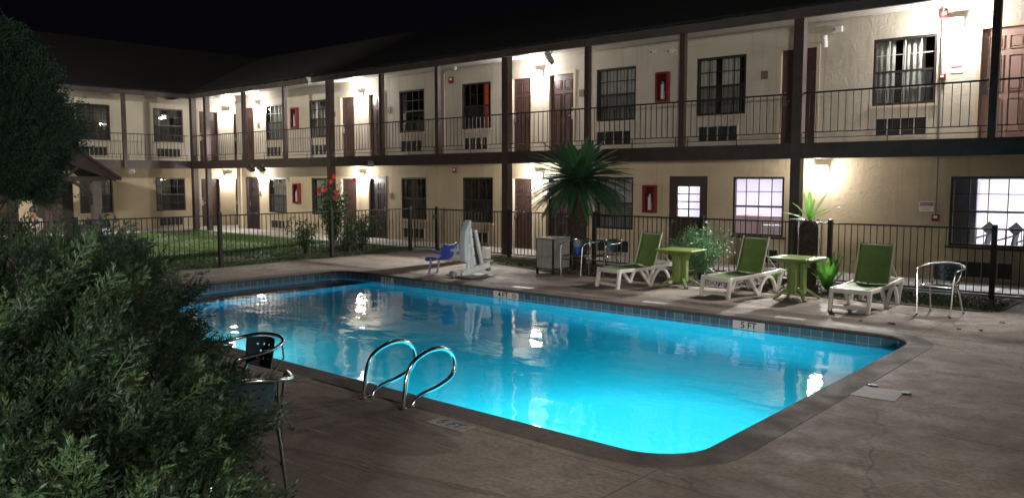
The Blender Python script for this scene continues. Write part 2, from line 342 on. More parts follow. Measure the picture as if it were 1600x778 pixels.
def copy_tree(o, parent=None):
    c = o.copy(); COL.objects.link(c)
    if parent: c.parent = parent
    for ch in list(o.children): copy_tree(ch, c)
    return c
def fast_mesh(name, V, F, m, parent=None, smooth=False):
    me = bpy.data.meshes.new(name); V = np.asarray(V, np.float32); F = np.asarray(F, np.int32); k = F.shape[1]
    me.vertices.add(len(V)); me.vertices.foreach_set('co', V.ravel())
    me.loops.add(F.size); me.loops.foreach_set('vertex_index', F.ravel())
    me.polygons.add(len(F)); me.polygons.foreach_set('loop_start', np.arange(0, F.size, k, dtype=np.int32))
    me.update(calc_edges=True)
    for mm in (m if isinstance(m, (list, tuple)) else [m]): me.materials.append(mm)
    if smooth: me.shade_smooth()
    o = bpy.data.objects.new(name, me); COL.objects.link(o)
    if parent: o.parent = parent
    return o
def text_mesh(name, s, size, m, parent, mtx, extrude=.001, bold=0):
    cu = bpy.data.curves.new('t', 'FONT'); cu.body = s; cu.size = size; cu.extrude = extrude; cu.align_x = 'CENTER'; cu.align_y = 'CENTER'; cu.offset = bold
    to = bpy.data.objects.new('t', cu); COL.objects.link(to); dg = bpy.context.evaluated_depsgraph_get()
    me = bpy.data.meshes.new_from_object(to.evaluated_get(dg)); bpy.data.objects.remove(to)
    me.materials.clear(); me.materials.append(m); me.transform(mtx)
    o = bpy.data.objects.new(name, me); COL.objects.link(o)
    if parent: o.parent = parent
    return o
def rotm(z=0, x=0, y=0, t=(0, 0, 0)):
    return Matrix.Translation(t) @ Euler((x, y, z)).to_matrix().to_4x4()
def arc(c, r, a0, a1, n, plane='xz'):
    out = []
    for i in range(n + 1):
        a = a0 + (a1 - a0) * i / n; p = (r * math.cos(a), r * math.sin(a))
        out.append((c[0] + p[0], c[1], c[2] + p[1]) if plane == 'xz' else (c[0], c[1] + p[0], c[2] + p[1]) if plane == 'yz' else (c[0] + p[0], c[1] + p[1], c[2]))
    return out
def smoothpts(P, k=5):
    """Catmull-Rom through the points"""
    P = [Vector(p) for p in P]; out = []
    for i in range(len(P) - 1):
        a = P[max(0, i - 1)]; b = P[i]; c = P[i + 1]; d = P[min(len(P) - 1, i + 2)]
        for j in range(k):
            t = j / k; out.append(.5 * ((2 * b) + (c - a) * t + (2 * a - 5 * b + 4 * c - d) * t * t + (3 * b - a - 3 * c + d) * t ** 3))
    out.append(P[-1]); return out

# ------------------------------------------------------------------ ground, pool, deck
PX0, PX1, PY0, PY1, PR = -14.95, -2.83, 5.08, 11.2, .5
def outline(off=0, n=8):
    x0, x1, y0, y1 = PX0 - off, PX1 + off, PY0 - off, PY1 + off; r = PR + off; out = []
    for cx_, cy_, a in ((x1 - r, y1 - r, 0), (x0 + r, y1 - r, PI / 2), (x0 + r, y0 + r, PI), (x1 - r, y0 + r, 1.5 * PI)):
        for i in range(n + 1):
            t = a + PI / 2 * i / n; out.append((cx_ + r * math.cos(t), cy_ + r * math.sin(t)))
    return out
def sheet_with_hole(name, outer, inner, z, m):
    bm = bmesh.new(); es = []
    for loop in (outer, inner):
        vs = [bm.verts.new((x, y, z)) for x, y in loop]
        es += [bm.edges.new((vs[i], vs[(i + 1) % len(vs)])) for i in range(len(vs))]
    bmesh.ops.triangle_fill(bm, edges=es, use_beauty=True)
    for f in bm.faces:
        if f.normal.z < 0: f.normal_flip()
    me = bpy.data.meshes.new(name); bm.to_mesh(me); bm.free(); me.materials.append(m)
    o = bpy.data.objects.new(name, me); COL.objects.link(o); tag(o, kind='structure'); return o
sheet_with_hole('ground', [(-150, -150), (150, -150), (150, 150), (-150, 150)], outline(.35), -.05, M['ground'])
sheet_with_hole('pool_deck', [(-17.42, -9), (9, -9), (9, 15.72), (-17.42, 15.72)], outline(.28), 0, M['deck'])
def ring(name, o1, z1, o2, z2, m, o3=None, z3=None):
    a = outline(o1); b = outline(o2); n = len(a); vs = [(x, y, z1) for x, y in a] + [(x, y, z2) for x, y in b]
    fs = [(i, (i + 1) % n, n + (i + 1) % n, n + i) for i in range(n)]
    if o3 is not None:
        vs += [(x, y, z3) for x, y in outline(o3)]; fs += [(n + i, n + (i + 1) % n, 2 * n + (i + 1) % n, 2 * n + i) for i in range(n)]
    mb = MB(); mb.add(vs, fs); o = mb.build(name, m); tag(o, kind='structure'); return o
WZ = -.165
# coping: deck edge, slightly raised nose, underside
a = [outline(.29), outline(.27), outline(0.0), outline(-.025), outline(-.03), outline(0.0)]
zs = [-.01, .006, .008, -.006, -.035, -.045]; n = len(a[0]); vs = []; fs = []
for lp, z in zip(a, zs): vs += [(x, y, z) for x, y in lp]
for k in range(5): fs += [(k * n + i, k * n + (i + 1) % n, (k + 1) * n + (i + 1) % n, (k + 1) * n + i) for i in range(n)]
mb = MB(); mb.add(vs, fs); tag(mb.build('pool_edge_path', M['coping']), kind='structure')
ring('pool_wall_tile', 0, -.04, 0, -.30, M['tile'])
# basin
n = len(outline(0)); vs = []; fs = []
def floor_z(x): 
    t = min(1, max(0, (x + 13.0) / 7.0)); return -1.0 - .75 * t
CV = [(.002, None, 0)] + [(-.55 * (1 - math.cos(t * PI / 12)) , .55 * (1 - math.sin(t * PI / 12)), 1) for t in range(0, 7)]
for off, up_, k_ in CV: vs += [(x, y, -.30 if k_ == 0 else floor_z(x) + up_) for x, y in outline(off if k_ == 0 else max(off, -.49) if off > -.5 else -.495)]
fs = [(r_ * n + i, r_ * n + (i + 1) % n, (r_ + 1) * n + (i + 1) % n, (r_ + 1) * n + i) for r_ in range(len(CV) - 1) for i in range(n)]
bm = bmesh.new(); V = [bm.verts.new(v) for v in vs]
for f in fs: bm.faces.new([V[i] for i in f])
q0 = (len(CV) - 1) * n
bmesh.ops.triangle_fill(bm, edges=[bm.edges.get((V[q0 + i], V[q0 + (i + 1) % n])) for i in range(n)], use_beauty=True)
for f in bm.faces: f.smooth = True
bmesh.ops.recalc_face_normals(bm, faces=bm.faces)
me = bpy.data.meshes.new('pool_floor'); bm.to_mesh(me); bm.free(); me.materials.append(M['plaster'])
o = bpy.data.objects.new('pool_floor', me); COL.objects.link(o); tag(o, kind='structure')
mb = MB()
for k in range(3): mb.box(PX0 + .0 - .01, PX0 + .35 * (3 - k), 6.2, PY1 - .05, -1.3, -.42 - .25 * (k), None)
tag(mb.build('pool_floor_steps', M['plaster']), kind='structure')
mb = MB(); A = outline(.012); n = len(A)
mb.add([(x, y, WZ) for x, y in A] + [(x, y, -2.2) for x, y in A], [tuple(range(n)), tuple(range(2 * n - 1, n - 1, -1))] + [(i, (i + 1) % n, n + (i + 1) % n, n + i) for i in range(n)])
wo = tag(mb.build('pool_water', M['water']), kind='structure')
# underwater light fittings on the right end wall and, added as unseen fill, the near wall
def pool_light(y=None, x=None, power=100, z=-.75, label=''):
    if x is None: loc = (PX1 - .045, y, z); rz = PI / 2; tgt = (loc[0] - 3, loc[1] + .3, z - .95)
    else: loc = (x, PY0 + .045, z); rz = PI; tgt = (loc[0], loc[1] + 3, z - .8)
    t = tag(empty('pool_lamp', loc, rz), label, 'pool light', 'round underwater pool lights')
    mb = MB(); pts = [(.15 * math.cos(2 * PI * k / 20), 0, .15 * math.sin(2 * PI * k / 20)) for k in range(20)]; mb.tube(pts, .015, 6, True); mb.build('rim', M['chrome'], t)
    mb = MB(); mb.prism([(.14 * math.cos(2 * PI * k / 20), .14 * math.sin(2 * PI * k / 20)) for k in range(20)], 1, -.01, .01)
    mb.build('lens', mat('pool_lens', (1, 1, 1), .3, emit=((.7, .97, 1), 4)), t)
    d = (Vector(tgt) - Vector(loc)).normalized()
    light('pool_lamp_light', 'AREA', Vector(loc) + d * .06, power, (.5, 1, .98), tgt, shape='DISK', size=.28, spread=R(170))
pool_light(y=6.0, power=1050, label='underwater lamp on the short end wall beside the brightest water')
pool_light(x=-10.5, power=95, label='added underwater fill lamp below the ladder side edge of the pool')

# depth markers on the waterline tile and on the deck
def wall_marker(x, s, wdt, icon=False):
    t = tag(empty('depth_marker', (x, PY1 - .001, -.105)), s[1], 'depth marker', 'depth markers along the pool')
    MB().box(-wdt / 2, wdt / 2, -.004, 0, -.075, .06).build('plate', M['pale_tile'], t)
    text_mesh('lettering', s[0], .135, M['black_ink'], t, rotm(x=PI / 2, t=(0 if not icon else -.07, -.006, -.005)), bold=.002)
    if icon:
        mb = MB(); mb.tube([(wdt / 2 - .1 + .045 * math.cos(a * PI / 8), -.006, .045 * math.sin(a * PI / 8)) for a in range(16)], .005, 5, True); mb.bar((wdt / 2 - .13, -.006, .03), (wdt / 2 - .07, -.006, -.03), .008); mb.build('symbol', M['black_ink'], t)
wall_marker(-13.35, ('3 FT', 'small 3 FT depth tile on the far pool wall near the far corner'), .42)
wall_marker(-9.95, ('4 FT', 'small 4 FT depth tile with round symbol on the far pool wall'), .62, True)
wall_marker(-5.15, ('5 FT', 'white 5 FT depth tile on the far pool wall below the loungers'), .5)
def deck_marker(x, y, s, lab, wdt=.42, faint=False):
    t = tag(empty('depth_marker', (x, y, .0)), lab, 'depth marker', 'depth markers along the pool')
    MB().box(-wdt / 2, wdt / 2, -.085, .085, .001, .005).build('plate', mat('deck_marker_pale', (.26, .25, .235), .6, c2=(.17, .155, .14), scale=9) if not faint else mat('deck_marker_worn', (.2, .185, .165), .7, c2=(.14, .12, .1), scale=6), t)
    text_mesh('lettering', s, .15, M['black_ink'] if not faint else mat('worn_ink', (.08, .07, .065), .7), t, rotm(t=(0, 0, .006)), .0008, bold=.002)
deck_marker(-4.76, 4.66, '5 FT', 'black 5 FT marking on the deck beside the steel handrails')
deck_marker(-7.15, 4.72, '4 FT', 'worn faint depth marking on the deck past the handrails', .44, True)
# far side deck plates
for x, lab in ((-9.9, 'pale flush depth plate on the deck above the 4 FT tile'), (-7.0, 'worn depth plate on the deck in front of first table'), (-4.7, 'worn depth plate on the deck in front of last lounger')):
    t = tag(empty('deck_plate', (x, 11.62, 0)), lab, 'deck plate', 'pale plates set in the far pool edge')
    MB().box(-.22, .22, -.08, .08, .001, .005).build('plate', mat('plate_pale', (.5, .5, .48), .5, c2=(.3, .28, .26), scale=8), t)
# skimmer lid patch
t = tag(empty('skimmer_lid', (-2.42, 8.05, 0), R(4)), 'square grey skimmer cover with two black plugs set in the deck', 'skimmer cover')
MB().box(-.24, .24, -.22, .22, .001, .006).build('cover', mat('lid_grey', (.2, .18, .165), .7, c2=(.14, .125, .11), scale=7, bump=.2), t)
MB().lathe([(.05, .0), (.05, .015), (.03, .02)], 12, (-.06, .27)).build('plug', M['black'], t)
MB().lathe([(.045, .0), (.045, .015), (.03, .02)], 12, (.27, .14)).build('plug', M['black'], t)

def flat(name, poly, z, m, thick=.02):
    mb = MB(); mb.prism(poly, 2, z - thick, z); return mb.build(name, m)
tag(flat('lawn', [(-31.15, -12), (-17.46, -12), (-17.46, 15.95), (-31.15, 15.95)], .0, M['lawn'], .04), kind='structure')
bed = [(-14.35, 15.7), (-14.05, 15.25), (-13.1, 14.45), (-11.3, 13.98), (-9, 13.92), (-5.2, 14.02), (-2.75, 14.12), (-2.45, 14.6), (-2.42, 15.7)]
tag(flat('soil_path', bed, .012, M['mulch'], .03), kind='structure')
tag(flat('soil_strip_path', [(-17.4, 15.73), (9, 15.73), (9, 16.1), (-17.4, 16.1)], .004, M['mulch'], .03), kind='structure')
# walkways
mb = MB(); mb.box(-32.75, 9, 16.08, 17.8, -.04, .035); mb.box(-32.75, -31.15, -12, 16.08, -.04, .034); mb.box(-32.75, -30.65, 17.8, 22, -.04, .033)
tag(mb.build('pavement', M['walk']), kind='structure')

# ------------------------------------------------------------------ the motel
motel = tag(empty('motel_building'), 'long two-storey cream motel with brown balconies wrapping two sides of the pool yard', 'building')
FY = 17.8; LX = -32.75
up_doors = [(-30.11, -29.24), (-23.67, -22.80), (-22.1, -21.22), (-15.6, -14.8), (-14.24, -13.3), (-7.62, -6.72), (-3.67, -2.75), (-1.2, -.3)]
lo_doors = [(-29.95, -29.05), (-23.72, -22.75), (-22.1, -21.2), (-15.58, -14.76), (-14.24, -13.38), (-10.37, -9.32)]
up_wins = [(-28.45, -27.3), (-25.53, -24.51), (-20.5, -19.29), (-17.61, -16.41), (-12.6, -11.38), (-9.66, -8.4), (-5.6, -4.39)]
lo_wins = [(-28.36, -27.12), (-25.49, -24.43), (-20.44, -19.23), (-17.59, -16.33), (-12.62, -11.42), (-8.66, -7.42), (-4.04, -2.72)]
up_ac = [(-28.41, -27.38), (-25.45, -24.47), (-20.44, -19.38), (-17.53, -16.51), (-12.6, -11.47), (-9.61, -8.56), (-5.53, -4.5)]
lo_ac = [(-28.23, -27.21), (-20.37, -19.32), (-17.53, -16.51), (-12.55, -11.5), (-8.45, -7.5), (-3.96, -2.9)]
lw_doors = [(9.4, 10.35), (10.92, 11.88), (17.25, 18.2), (18.84, 19.8)]
lw_wins = [(12.4, 13.65), (15.35, 16.6)]
lw_ac = [(12.5, 13.5), (15.42, 16.45)]
def grid_wall(name, a0, a1, z0, z1, holes, P, m, thick=.18):
    """wall with real openings; P(a, depth, z) -> point (depth runs into the building)"""
    xs = sorted({a0, a1, *[h[0] for h in holes], *[h[1] for h in holes]}); zs_ = sorted({z0, z1, *[h[2] for h in holes], *[h[3] for h in holes]})
    mb = MB()
    for i in range(len(xs) - 1):
        for j in range(len(zs_) - 1):
            cx_ = (xs[i] + xs[i + 1]) / 2; cz = (zs_[j] + zs_[j + 1]) / 2
            if any(h[0] < cx_ < h[1] and h[2] < cz < h[3] for h in holes): continue
            mb.add([P(xs[i], 0, zs_[j]), P(xs[i + 1], 0, zs_[j]), P(xs[i + 1], 0, zs_[j + 1]), P(xs[i], 0, zs_[j + 1])], [(0, 1, 2, 3)])
    for h in holes:
        c = [(h[0], h[2]), (h[1], h[2]), (h[1], h[3]), (h[0], h[3])]
        for i in range(4):
            p, q = c[i], c[(i + 1) % 4]
            mb.add([P(p[0], 0, p[1]), P(q[0], 0, q[1]), P(q[0], thick, q[1]), P(p[0], thick, p[1])], [(0, 1, 2, 3)])
    return mb.build(name, m, motel)
PM = lambda a, d, z: (a, FY + d, z)
PL = lambda a, d, z: (LX - d, a, z)
U0, U1, L0, L1 = 2.78, 5.45, .034, 2.62
DU, DL = (2.785, 4.96), (.036, 2.12)
WU, WL = (3.56, 4.92), (.74, 2.10)
AU, AL = (2.93, 3.32), (.11, .47)
H = lambda spans, z: [(a, b, z[0], z[1]) for a, b in spans]
grid_wall('wall', -30.65, 9, U0, U1, H(up_doors, DU) + H(up_wins, WU) + H(up_ac, AU), PM, M['wall_up'])
grid_wall('wall', -30.65, 9, L0, L1, H(lo_doors, DL) + H(lo_wins, WL) + H(lo_ac, AL), PM, M['wall_lo'])
grid_wall('wall', -12, 22, U0, U1, H(lw_doors, DU) + H(lw_wins, WU) + H(lw_ac, AU), PL, M['wall_up'])
grid_wall('wall', -12, 22, L0, L1, H(lw_doors, DL) + H(lw_wins, WL) + H(lw_ac, AL), PL, M['wall_lo'])
# return walls of the corner passage
mb = MB(); mb.box(-30.65, -30.45, FY + .004, 22, U0, U1); mb.build('wall', M['wall_up'], motel)
mb = MB(); mb.box(-30.65, -30.45, FY + .004, 22, L0, L1); mb.build('wall', M['wall_lo'], motel)
mb = MB(); mb.box(LX, -30.65, 22, 22.2, L0, U1); mb.build('wall', M['wall_up'], motel)
# pale edging (downspout like boards) at the passage corner
mb = MB(); mb.box(-30.60, -30.5, FY - .06, FY - .002, .04, 2.5); mb.box(-30.4, -30.32, FY - .06, FY - .002, .04, 2.5); mb.build('corner_board', M['frame_pale'], motel)
# gallery slab with fascia beam, stained ceiling underneath
mb = MB(); mb.box(LX, 9, 16.32, FY, 2.64, 2.776); mb.box(LX, -31.32, -12, 16.32, 2.64, 2.776); mb.box(LX, -30.65, FY, 22, 2.64, 2.776)
mb.build('balcony_slab', mat('balcony_concrete', (.36, .33, .3), .8, c2=(.28, .26, .23), scale=4), motel)
mb = MB(); mb.box(-31.18, 9, 16.14, 16.31, 2.46, 2.77); mb.box(-31.32, -31.19, -12, 16.31, 2.46, 2.77); mb.build('balcony_beam', M['trim'], motel)
mb = MB(); mb.box(LX + .01, 9, 16.32, FY - .003, 2.605, 2.637); mb.box(LX + .003, -31.33, -12, 16.31, 2.605, 2.637); mb.build('gallery_ceiling', mat('ceiling_paint', (.5, .46, .4), .7), motel)
# soffit, fascia, roof
mb = MB()
mb.add([(LX, 16.0, 5.27), (9, 16.0, 5.27), (9, FY, 5.43), (LX, FY, 5.43)], [(0, 1, 2, 3)]); mb.build('soffit', M['soffit'], motel)
mb = MB(); mb.add([(-31.0, -12, 5.262), (-31.0, 16.1, 5.262), (LX, 16.1, 5.425), (LX, -12, 5.425)], [(0, 1, 2, 3)])
mb.add([(LX, FY - .02, 5.425), (-30.65, FY - .02, 5.425), (-30.65, 22, 5.425), (LX, 22, 5.425)], [(0, 1, 2, 3)]); mb.build('soffit', M['white'], motel)
mb = MB(); mb.box(-30.98, 9, 15.9, 15.995, 5.2, 5.42); mb.box(-31.0, -30.9, -12, 15.897, 5.2, 5.42); mb.build('fascia', mat('fascia_paint', (.075, .062, .06), .6, c2=(.05, .04, .04), scale=3), motel)
mb = MB()
mb.add([(-30.9, 15.8, 5.4), (9, 15.8, 5.4), (9, 22.7, 8.05), (-36.7, 22.7, 8.05)], [(0, 1, 2, 3)])
mb.add([(-30.8, -12, 5.4), (-30.8, 15.8, 5.4), (-36.7, 22.7, 8.05), (-36.7, -12, 8.05)], [(0, 1, 2, 3)])
mb.add([(-36.7, 22.7, 8.05), (9, 22.7, 8.05), (9, 29.5, 5.4), (-43, 29.5, 5.4)], [(0, 1, 2, 3)])
mb.add([(-36.7, -12, 8.05), (-36.7, 22.7, 8.05), (-43, 29.5, 5.4), (-43, -12, 5.4)], [(0, 1, 2, 3)])
mb.build('roof', M['shingle'], motel)
# ragged shingle butts along the eaves
mb = MB(); x = -30.8
while x < 9:
    wd = random.uniform(.16, .3); dz = random.uniform(0, .02); mb.box(x, x + wd - .012, 15.76 - random.uniform(0, .02), 15.9, 5.385 - dz, 5.42); x += wd
y = -12
while y < 15.6:
    wd = random.uniform(.16, .3); dz = random.uniform(0, .02); mb.box(-30.9, -30.76 + random.uniform(0, .02), y, y + wd - .012, 5.385 - dz, 5.42); y += wd
mb.build('shingle_edge', M['shingle'], motel)

# posts
full = [-30.09, -22.1, -14.37, -6.51, 1.4]; upper = [-27.37, -24.71, -19.49, -17.01, -11.74, -9.14, -3.07, -.4, 4]
def post(x, y, z0, z1, wd):
    MB().box(x - wd / 2, x + wd / 2, y - wd / 2, y + wd / 2, z0, z1).build('post', M['post'], motel)
for x in full: post(x, 16.22, .036, 5.26, .2 if x > -28 else .18)
post(-31.18, 16.22, .036, 5.26, .2)
for x in upper: post(x, 16.22, 2.5, 5.26, .125)
for y in (13.5, 10.9, 8.2, 5.5): post(-31.2, y, 2.47, 5.26, .13)
# railings, one mesh for each bay
def railing(a, b):
    a = Vector(a); b = Vector(b); d = (b - a); n_ = max(2, int(round(d.length / .145))); mb = MB()
    for z, t in ((3.76, .032), (2.98, .02), (2.87, .016)):
        mb.bar(a + Vector((0, 0, z)), b + Vector((0, 0, z)), .028, t)
    for i in range(1, n_):
        p = a + d * (i / n_); mb.bar(p + Vector((0, 0, 2.98)), p + Vector((0, 0, 3.745)), .012)
    for t in (.03, .5, .97):
        p = a + d * t; mb.bar(p + Vector((0, 0, 2.772)), p + Vector((0, 0, 2.98)), .014)
    mb.build('railing', M['iron'], motel)
px_ = sorted(full + upper + [-31.18]); px_.append(8.5)
for i in range(len(px_) - 1): railing((px_[i] + .08, 16.2, 0), (px_[i + 1] - .08, 16.2, 0))
ly = [16.1, 13.5, 10.9, 8.2, 5.5, 2]
for i in range(len(ly) - 1): railing((-31.24, ly[i] - .08, 0), (-31.24, ly[i + 1] + .08, 0))

# doors
def door(P, a, b, z, m, hinge_left=False, handle_pale=True, out=1):
    """six-panel steel door set in the opening, with frame and lever lock"""
    z0, z1 = z; w_ = b - a; f = .055
    mb = MB()
    def bx(mb, x0, x1, d0, d1, zz0, zz1):
        vs = [P(x0, d0, zz0), P(x1, d0, zz0), P(x1, d1, zz0), P(x0, d1, zz0), P(x0, d0, zz1), P(x1, d0, zz1), P(x1, d1, zz1), P(x0, d1, zz1)]
        mb.add(vs, [(0, 3, 2, 1), (4, 5, 6, 7), (0, 1, 5, 4), (1, 2, 6, 5), (2, 3, 7, 6), (3, 0, 4, 7)])
    A0, A1, B1 = a + f, b - f, z1 - f
    bx(mb, A0, A1, .07, .115, z0, B1)
    dw = A1 - A0; hh = B1 - z0
    for u0, u1 in ((.13, .45), (.55, .87)):
        for v0, v1 in ((.06, .38), (.44, .76), (.81, .93)):
            x0, x1, q0, q1 = A0 + dw * u0, A0 + dw * u1, z0 + hh * v0, z0 + hh * v1
            for r_ in ((x0, x1, q0, q0 + .016), (x0, x1, q1 - .016, q1), (x0, x0 + .016, q0 + .017, q1 - .017), (x1 - .016, x1, q0 + .017, q1 - .017)):
                bx(mb, r_[0], r_[1], .056, .0705, r_[2], r_[3])
            bx(mb, x0 + .045, x1 - .045, .060, .0705, q0 + .045, q1 - .045)
    d_ = mb.build('door', m, motel)
    mb = MB(); bx(mb, a - .02, a + f, -.02, .12, z0, z1 + .02); bx(mb, b - f, b + .02, -.02, .12, z0, z1 + .02); bx(mb, a + f, b - f, -.02, .12, z1 - f, z1 + .02)
    mb.build('door_frame', M['frame_pale'] if m is not M['door_dark'] else M['trim'], d_)
    hx = (A1 - .075) if hinge_left else (A0 + .075); s = -1 if hinge_left else 1; hz = z0 + 1.0
    mb = MB(); bx(mb, hx - .03, hx + .03, .045, .07, hz - .11, hz + .11); bx(mb, hx - .012, hx + s * .12, .015, .035, hz - .02, hz + .003); bx(mb, hx - .012, hx + .012, .02, .05, hz - .02, hz + .005)
    bx(mb, hx - .02, hx + .02, .045, .07, hz + .17, hz + .21)
    mb.build('handle', M['chrome'], d_)
    return d_
dm = [M['door_brown'], M['door_brown'], M['door_brown'], M['door_brown'], M['door_brown'], M['door_dark'], M['door_pink'], M['door_pink']]
for i, (a_, b_) in enumerate(up_doors): door(PM, a_, b_, DU, mat('door_umber', (.07, .036, .032), .42) if i == 5 else dm[i], i in (2, 4))
dl = [M['door_dark'], M['door_brown'], M['door_dark'], M['door_brown'], M['door_dark']]
for i, (a_, b_) in enumerate(lo_doors[:5]): door(PM, a_, b_, DL, dl[i], i in (2, 4))
for i, (a_, b_) in enumerate(lw_doors):
    door(PL, a_, b_, DU, M['door_brown'], False); door(PL, a_, b_, DL, mat('door_umber', (.07, .036, .032), .42), False)

def pbox(mb, P, x0, x1, d0, d1, z0, z1):
    vs = [P(x0, d0, z0), P(x1, d0, z0), P(x1, d1, z0), P(x0, d1, z0), P(x0, d0, z1), P(x1, d0, z1), P(x1, d1, z1), P(x0, d1, z1)]
    return mb.add(vs, [(0, 3, 2, 1), (4, 5, 6, 7), (0, 1, 5, 4), (1, 2, 6, 5), (2, 3, 7, 6), (3, 0, 4, 7)])
def window(P, a, b, z, cols=4, rows=4, curtain='grey', lit=False, screen=True, whitebars=False):
    z0, z1 = z; w_ = b - a; h_ = z1 - z0; f = .05
    mb = MB()
    pbox(mb, P, a, a + f, .01, .10, z0, z1); pbox(mb, P, b - f, b, .01, .10, z0, z1); pbox(mb, P, a + f, b - f, .01, .10, z0, z0 + f); pbox(mb, P, a + f, b - f, .01, .10, z1 - f, z1)
    pbox(mb, P, a + f, b - f, .03, .075, z0 + h_ / 2 - .022, z0 + h_ / 2 + .022)
    wo_ = mb.build('window', M['bronze'], motel)
    mb = MB()
    for i in range(1, cols):
        x = a + w_ * i / cols; pbox(mb, P, x - .009, x + .009, .045, .062, z0 + f, z1 - f)
    for j in range(1, rows):
        if rows % 2 == 0 and j == rows // 2: continue
        q = z0 + h_ * j / rows; pbox(mb, P, a + f, b - f, .046, .061, q - .008, q + .008)
    mb.build('muntins', M['white_metal'] if whitebars else M['bronze'], wo_)
    mb = MB(); mb.add([P(a + f, .066, z0 + f), P(b - f, .066, z0 + f), P(b - f, .066, z1 - f), P(a + f, .066, z1 - f)], [(0, 1, 2, 3)]); mb.build('pane', M['pane'], wo_)
    if not lit:
        # dark room box and pleated curtain behind the glass
        mb = MB(); pbox(mb, P, a - .02, b + .02, .182, .9, z0 - .02, z1 + .02); mb.f = [q for q in mb.f if q != (0, 1, 5, 4)]
        mb.build('room_niche', M['dark_int'], wo_)
        if curtain:
            spans = {'grey': [(a - .01, b + .01, M['curtain'])], 'sheer': [(a - .01, a + w_ * .3, M['curtain_pale']), (a + w_ * .42, a + w_ * .78, M['curtain_pale'])], 'side': [(a - .01, a + w_ * .3, M['curtain'])], 'orange': [(a + w_ * .58, a + w_ * .76, M['orange_curtain']), (a, a + .3 * w_, M['curtain'])], 'pale': [(a - .01, b + .01, M['curtain_pale'])]}[curtain]
            for x0, x1, mm in spans:
                mb = MB(); k = max(6, int((x1 - x0) / .022)); vs = []
                for i in range(k + 1):
                    x = x0 + (x1 - x0) * i / k; d = .24 + .018 * math.sin(i * 1.25) + .008 * math.sin(i * .37)
                    vs += [P(x, d, z0), P(x, d, z1)]
                mb.add(vs, [(2 * i, 2 * i + 2, 2 * i + 3, 2 * i + 1) for i in range(k)]); mb.build('curtain', mm, wo_)
    if not lit and curtain is not None:
        mb = MB(); mb.add([P(a + f, .04, z0 + f), P(b - f, .04, z0 + f), P(b - f, .04, z0 + h_ / 2 - .022), P(a + f, .04, z0 + h_ / 2 - .022)], [(0, 1, 2, 3)]); mb.build('insect_screen', M['screen'], wo_)
    mb = MB(); pbox(mb, P, a - .05, b + .05, -.045, .008, z0 - .05, z0 - .002); mb.build('sill', M['frame_pale'] if not lit else M['bronze'], wo_)
    return wo_
cu = ['pale', 'grey', None, 'orange', 'grey', 'sheer', 'sheer']
for i, (a_, b_) in enumerate(up_wins): window(PM, a_, b_, WU, 4, 4, cu[i], whitebars=(i in (0, 6)))
cl_ = ['pale', 'grey', 'grey', 'grey', 'grey', None, None]
for i, (a_, b_) in enumerate(lo_wins): window(PM, a_, b_, WL, 4, 4, cl_[i], lit=(i >= 5))
window(PL, *lw_wins[0], WU, 4, 4, 'pale'); window(PL, *lw_wins[1], WU, 4, 4, 'side'); window(PL, *lw_wins[0], WL, 4, 4, 'grey'); window(PL, *lw_wins[1], WL, 4, 4, 'side')
def ac(P, a, b, z, n_=4):
    z0, z1 = z; mb = MB(); f = .03
    pbox(mb, P, a, a + f, -.035, .14, z0, z1); pbox(mb, P, b - f, b, -.035, .14, z0, z1); pbox(mb, P, a + f, b - f, -.035, .14, z0, z0 + f); pbox(mb, P, a + f, b - f, -.035, .14, z1 - f, z1)
    for i in range(1, n_): x = a + (b - a) * i / n_; pbox(mb, P, x - .006, x + .006, -.03, .1, z0 + f, z1 - f)
    o = mb.build('air_conditioner', M['ac_frame'], motel)
    mb = MB(); pbox(mb, P, a + f, b - f, .03, .15, z0 + f, z1 - f); k = int((z1 - z0 - 2 * f) / .022)
    for i in range(k): q = z0 + f + .022 * (i + .5); pbox(mb, P, a + f, b - f, -.005, .029, q - .004, q + .004)
    mb.build('grille', M['ac_grille'], o)
for a_, b_ in up_ac: ac(PM, a_, b_, AU)
for a_, b_ in lo_ac: ac(PM, a_, b_, AL)
for a_, b_ in lw_ac: ac(PL, a_, b_, AU, 6); ac(PL, a_, b_, AL, 6)
# room number plaques
for x, z in ((-13.08, 4.35), (-7.95, 4.4), (-21.0, 4.35), (-20.95, 1.5), (-24.0, 4.35), (-28.95, 1.5), (-28.95, 4.2), (-15.85, 4.3), (-15.85, 1.5)):
    MB().box(x - .08, x + .08, FY - .02, FY - .002, z - .09, z + .09).build('room_plaque', M['plaque'], motel)
# office door: wide dark frame, half glazed with eight lights
a_, b_ = lo_doors[5]; mb = MB(); z0, z1 = DL
g0, g1, gz0, gz1 = -10.15, -9.53, 1.13, 1.87
pbox(mb, PM, a_, g0, .02, .08, z0, z1); pbox(mb, PM, g1, b_, .02, .08, z0, z1); pbox(mb, PM, g0, g1, .02, .08, z0, gz0); pbox(mb, PM, g0, g1, .02, .08, gz1, z1)
od = mb.build('door', mat('office_door_paint', (.06, .036, .03), .5), motel)
mb = MB(); pbox(mb, PM, -9.84 - .012, -9.84 + .012, .035, .065, gz0, gz1)
for j in (1, 2, 3): q = gz0 + (gz1 - gz0) * j / 4; pbox(mb, PM, g0, g1, .036, .064, q - .012, q + .012)
mb.build('muntins', M['bronze'], od)
mb = MB(); mb.add([PM(g0, .05, gz0), PM(g1, .05, gz0), PM(g1, .05, gz1), PM(g0, .05, gz1)], [(0, 1, 2, 3)]); mb.build('pane', M['pane'], od)
mb = MB(); pbox(mb, PM, -10.28, -10.23, -.02, .02, .95, 1.1); pbox(mb, PM, -10.25, -10.15, -.03, -.01, 1.0, 1.025); mb.build('handle', M['chrome'], od)
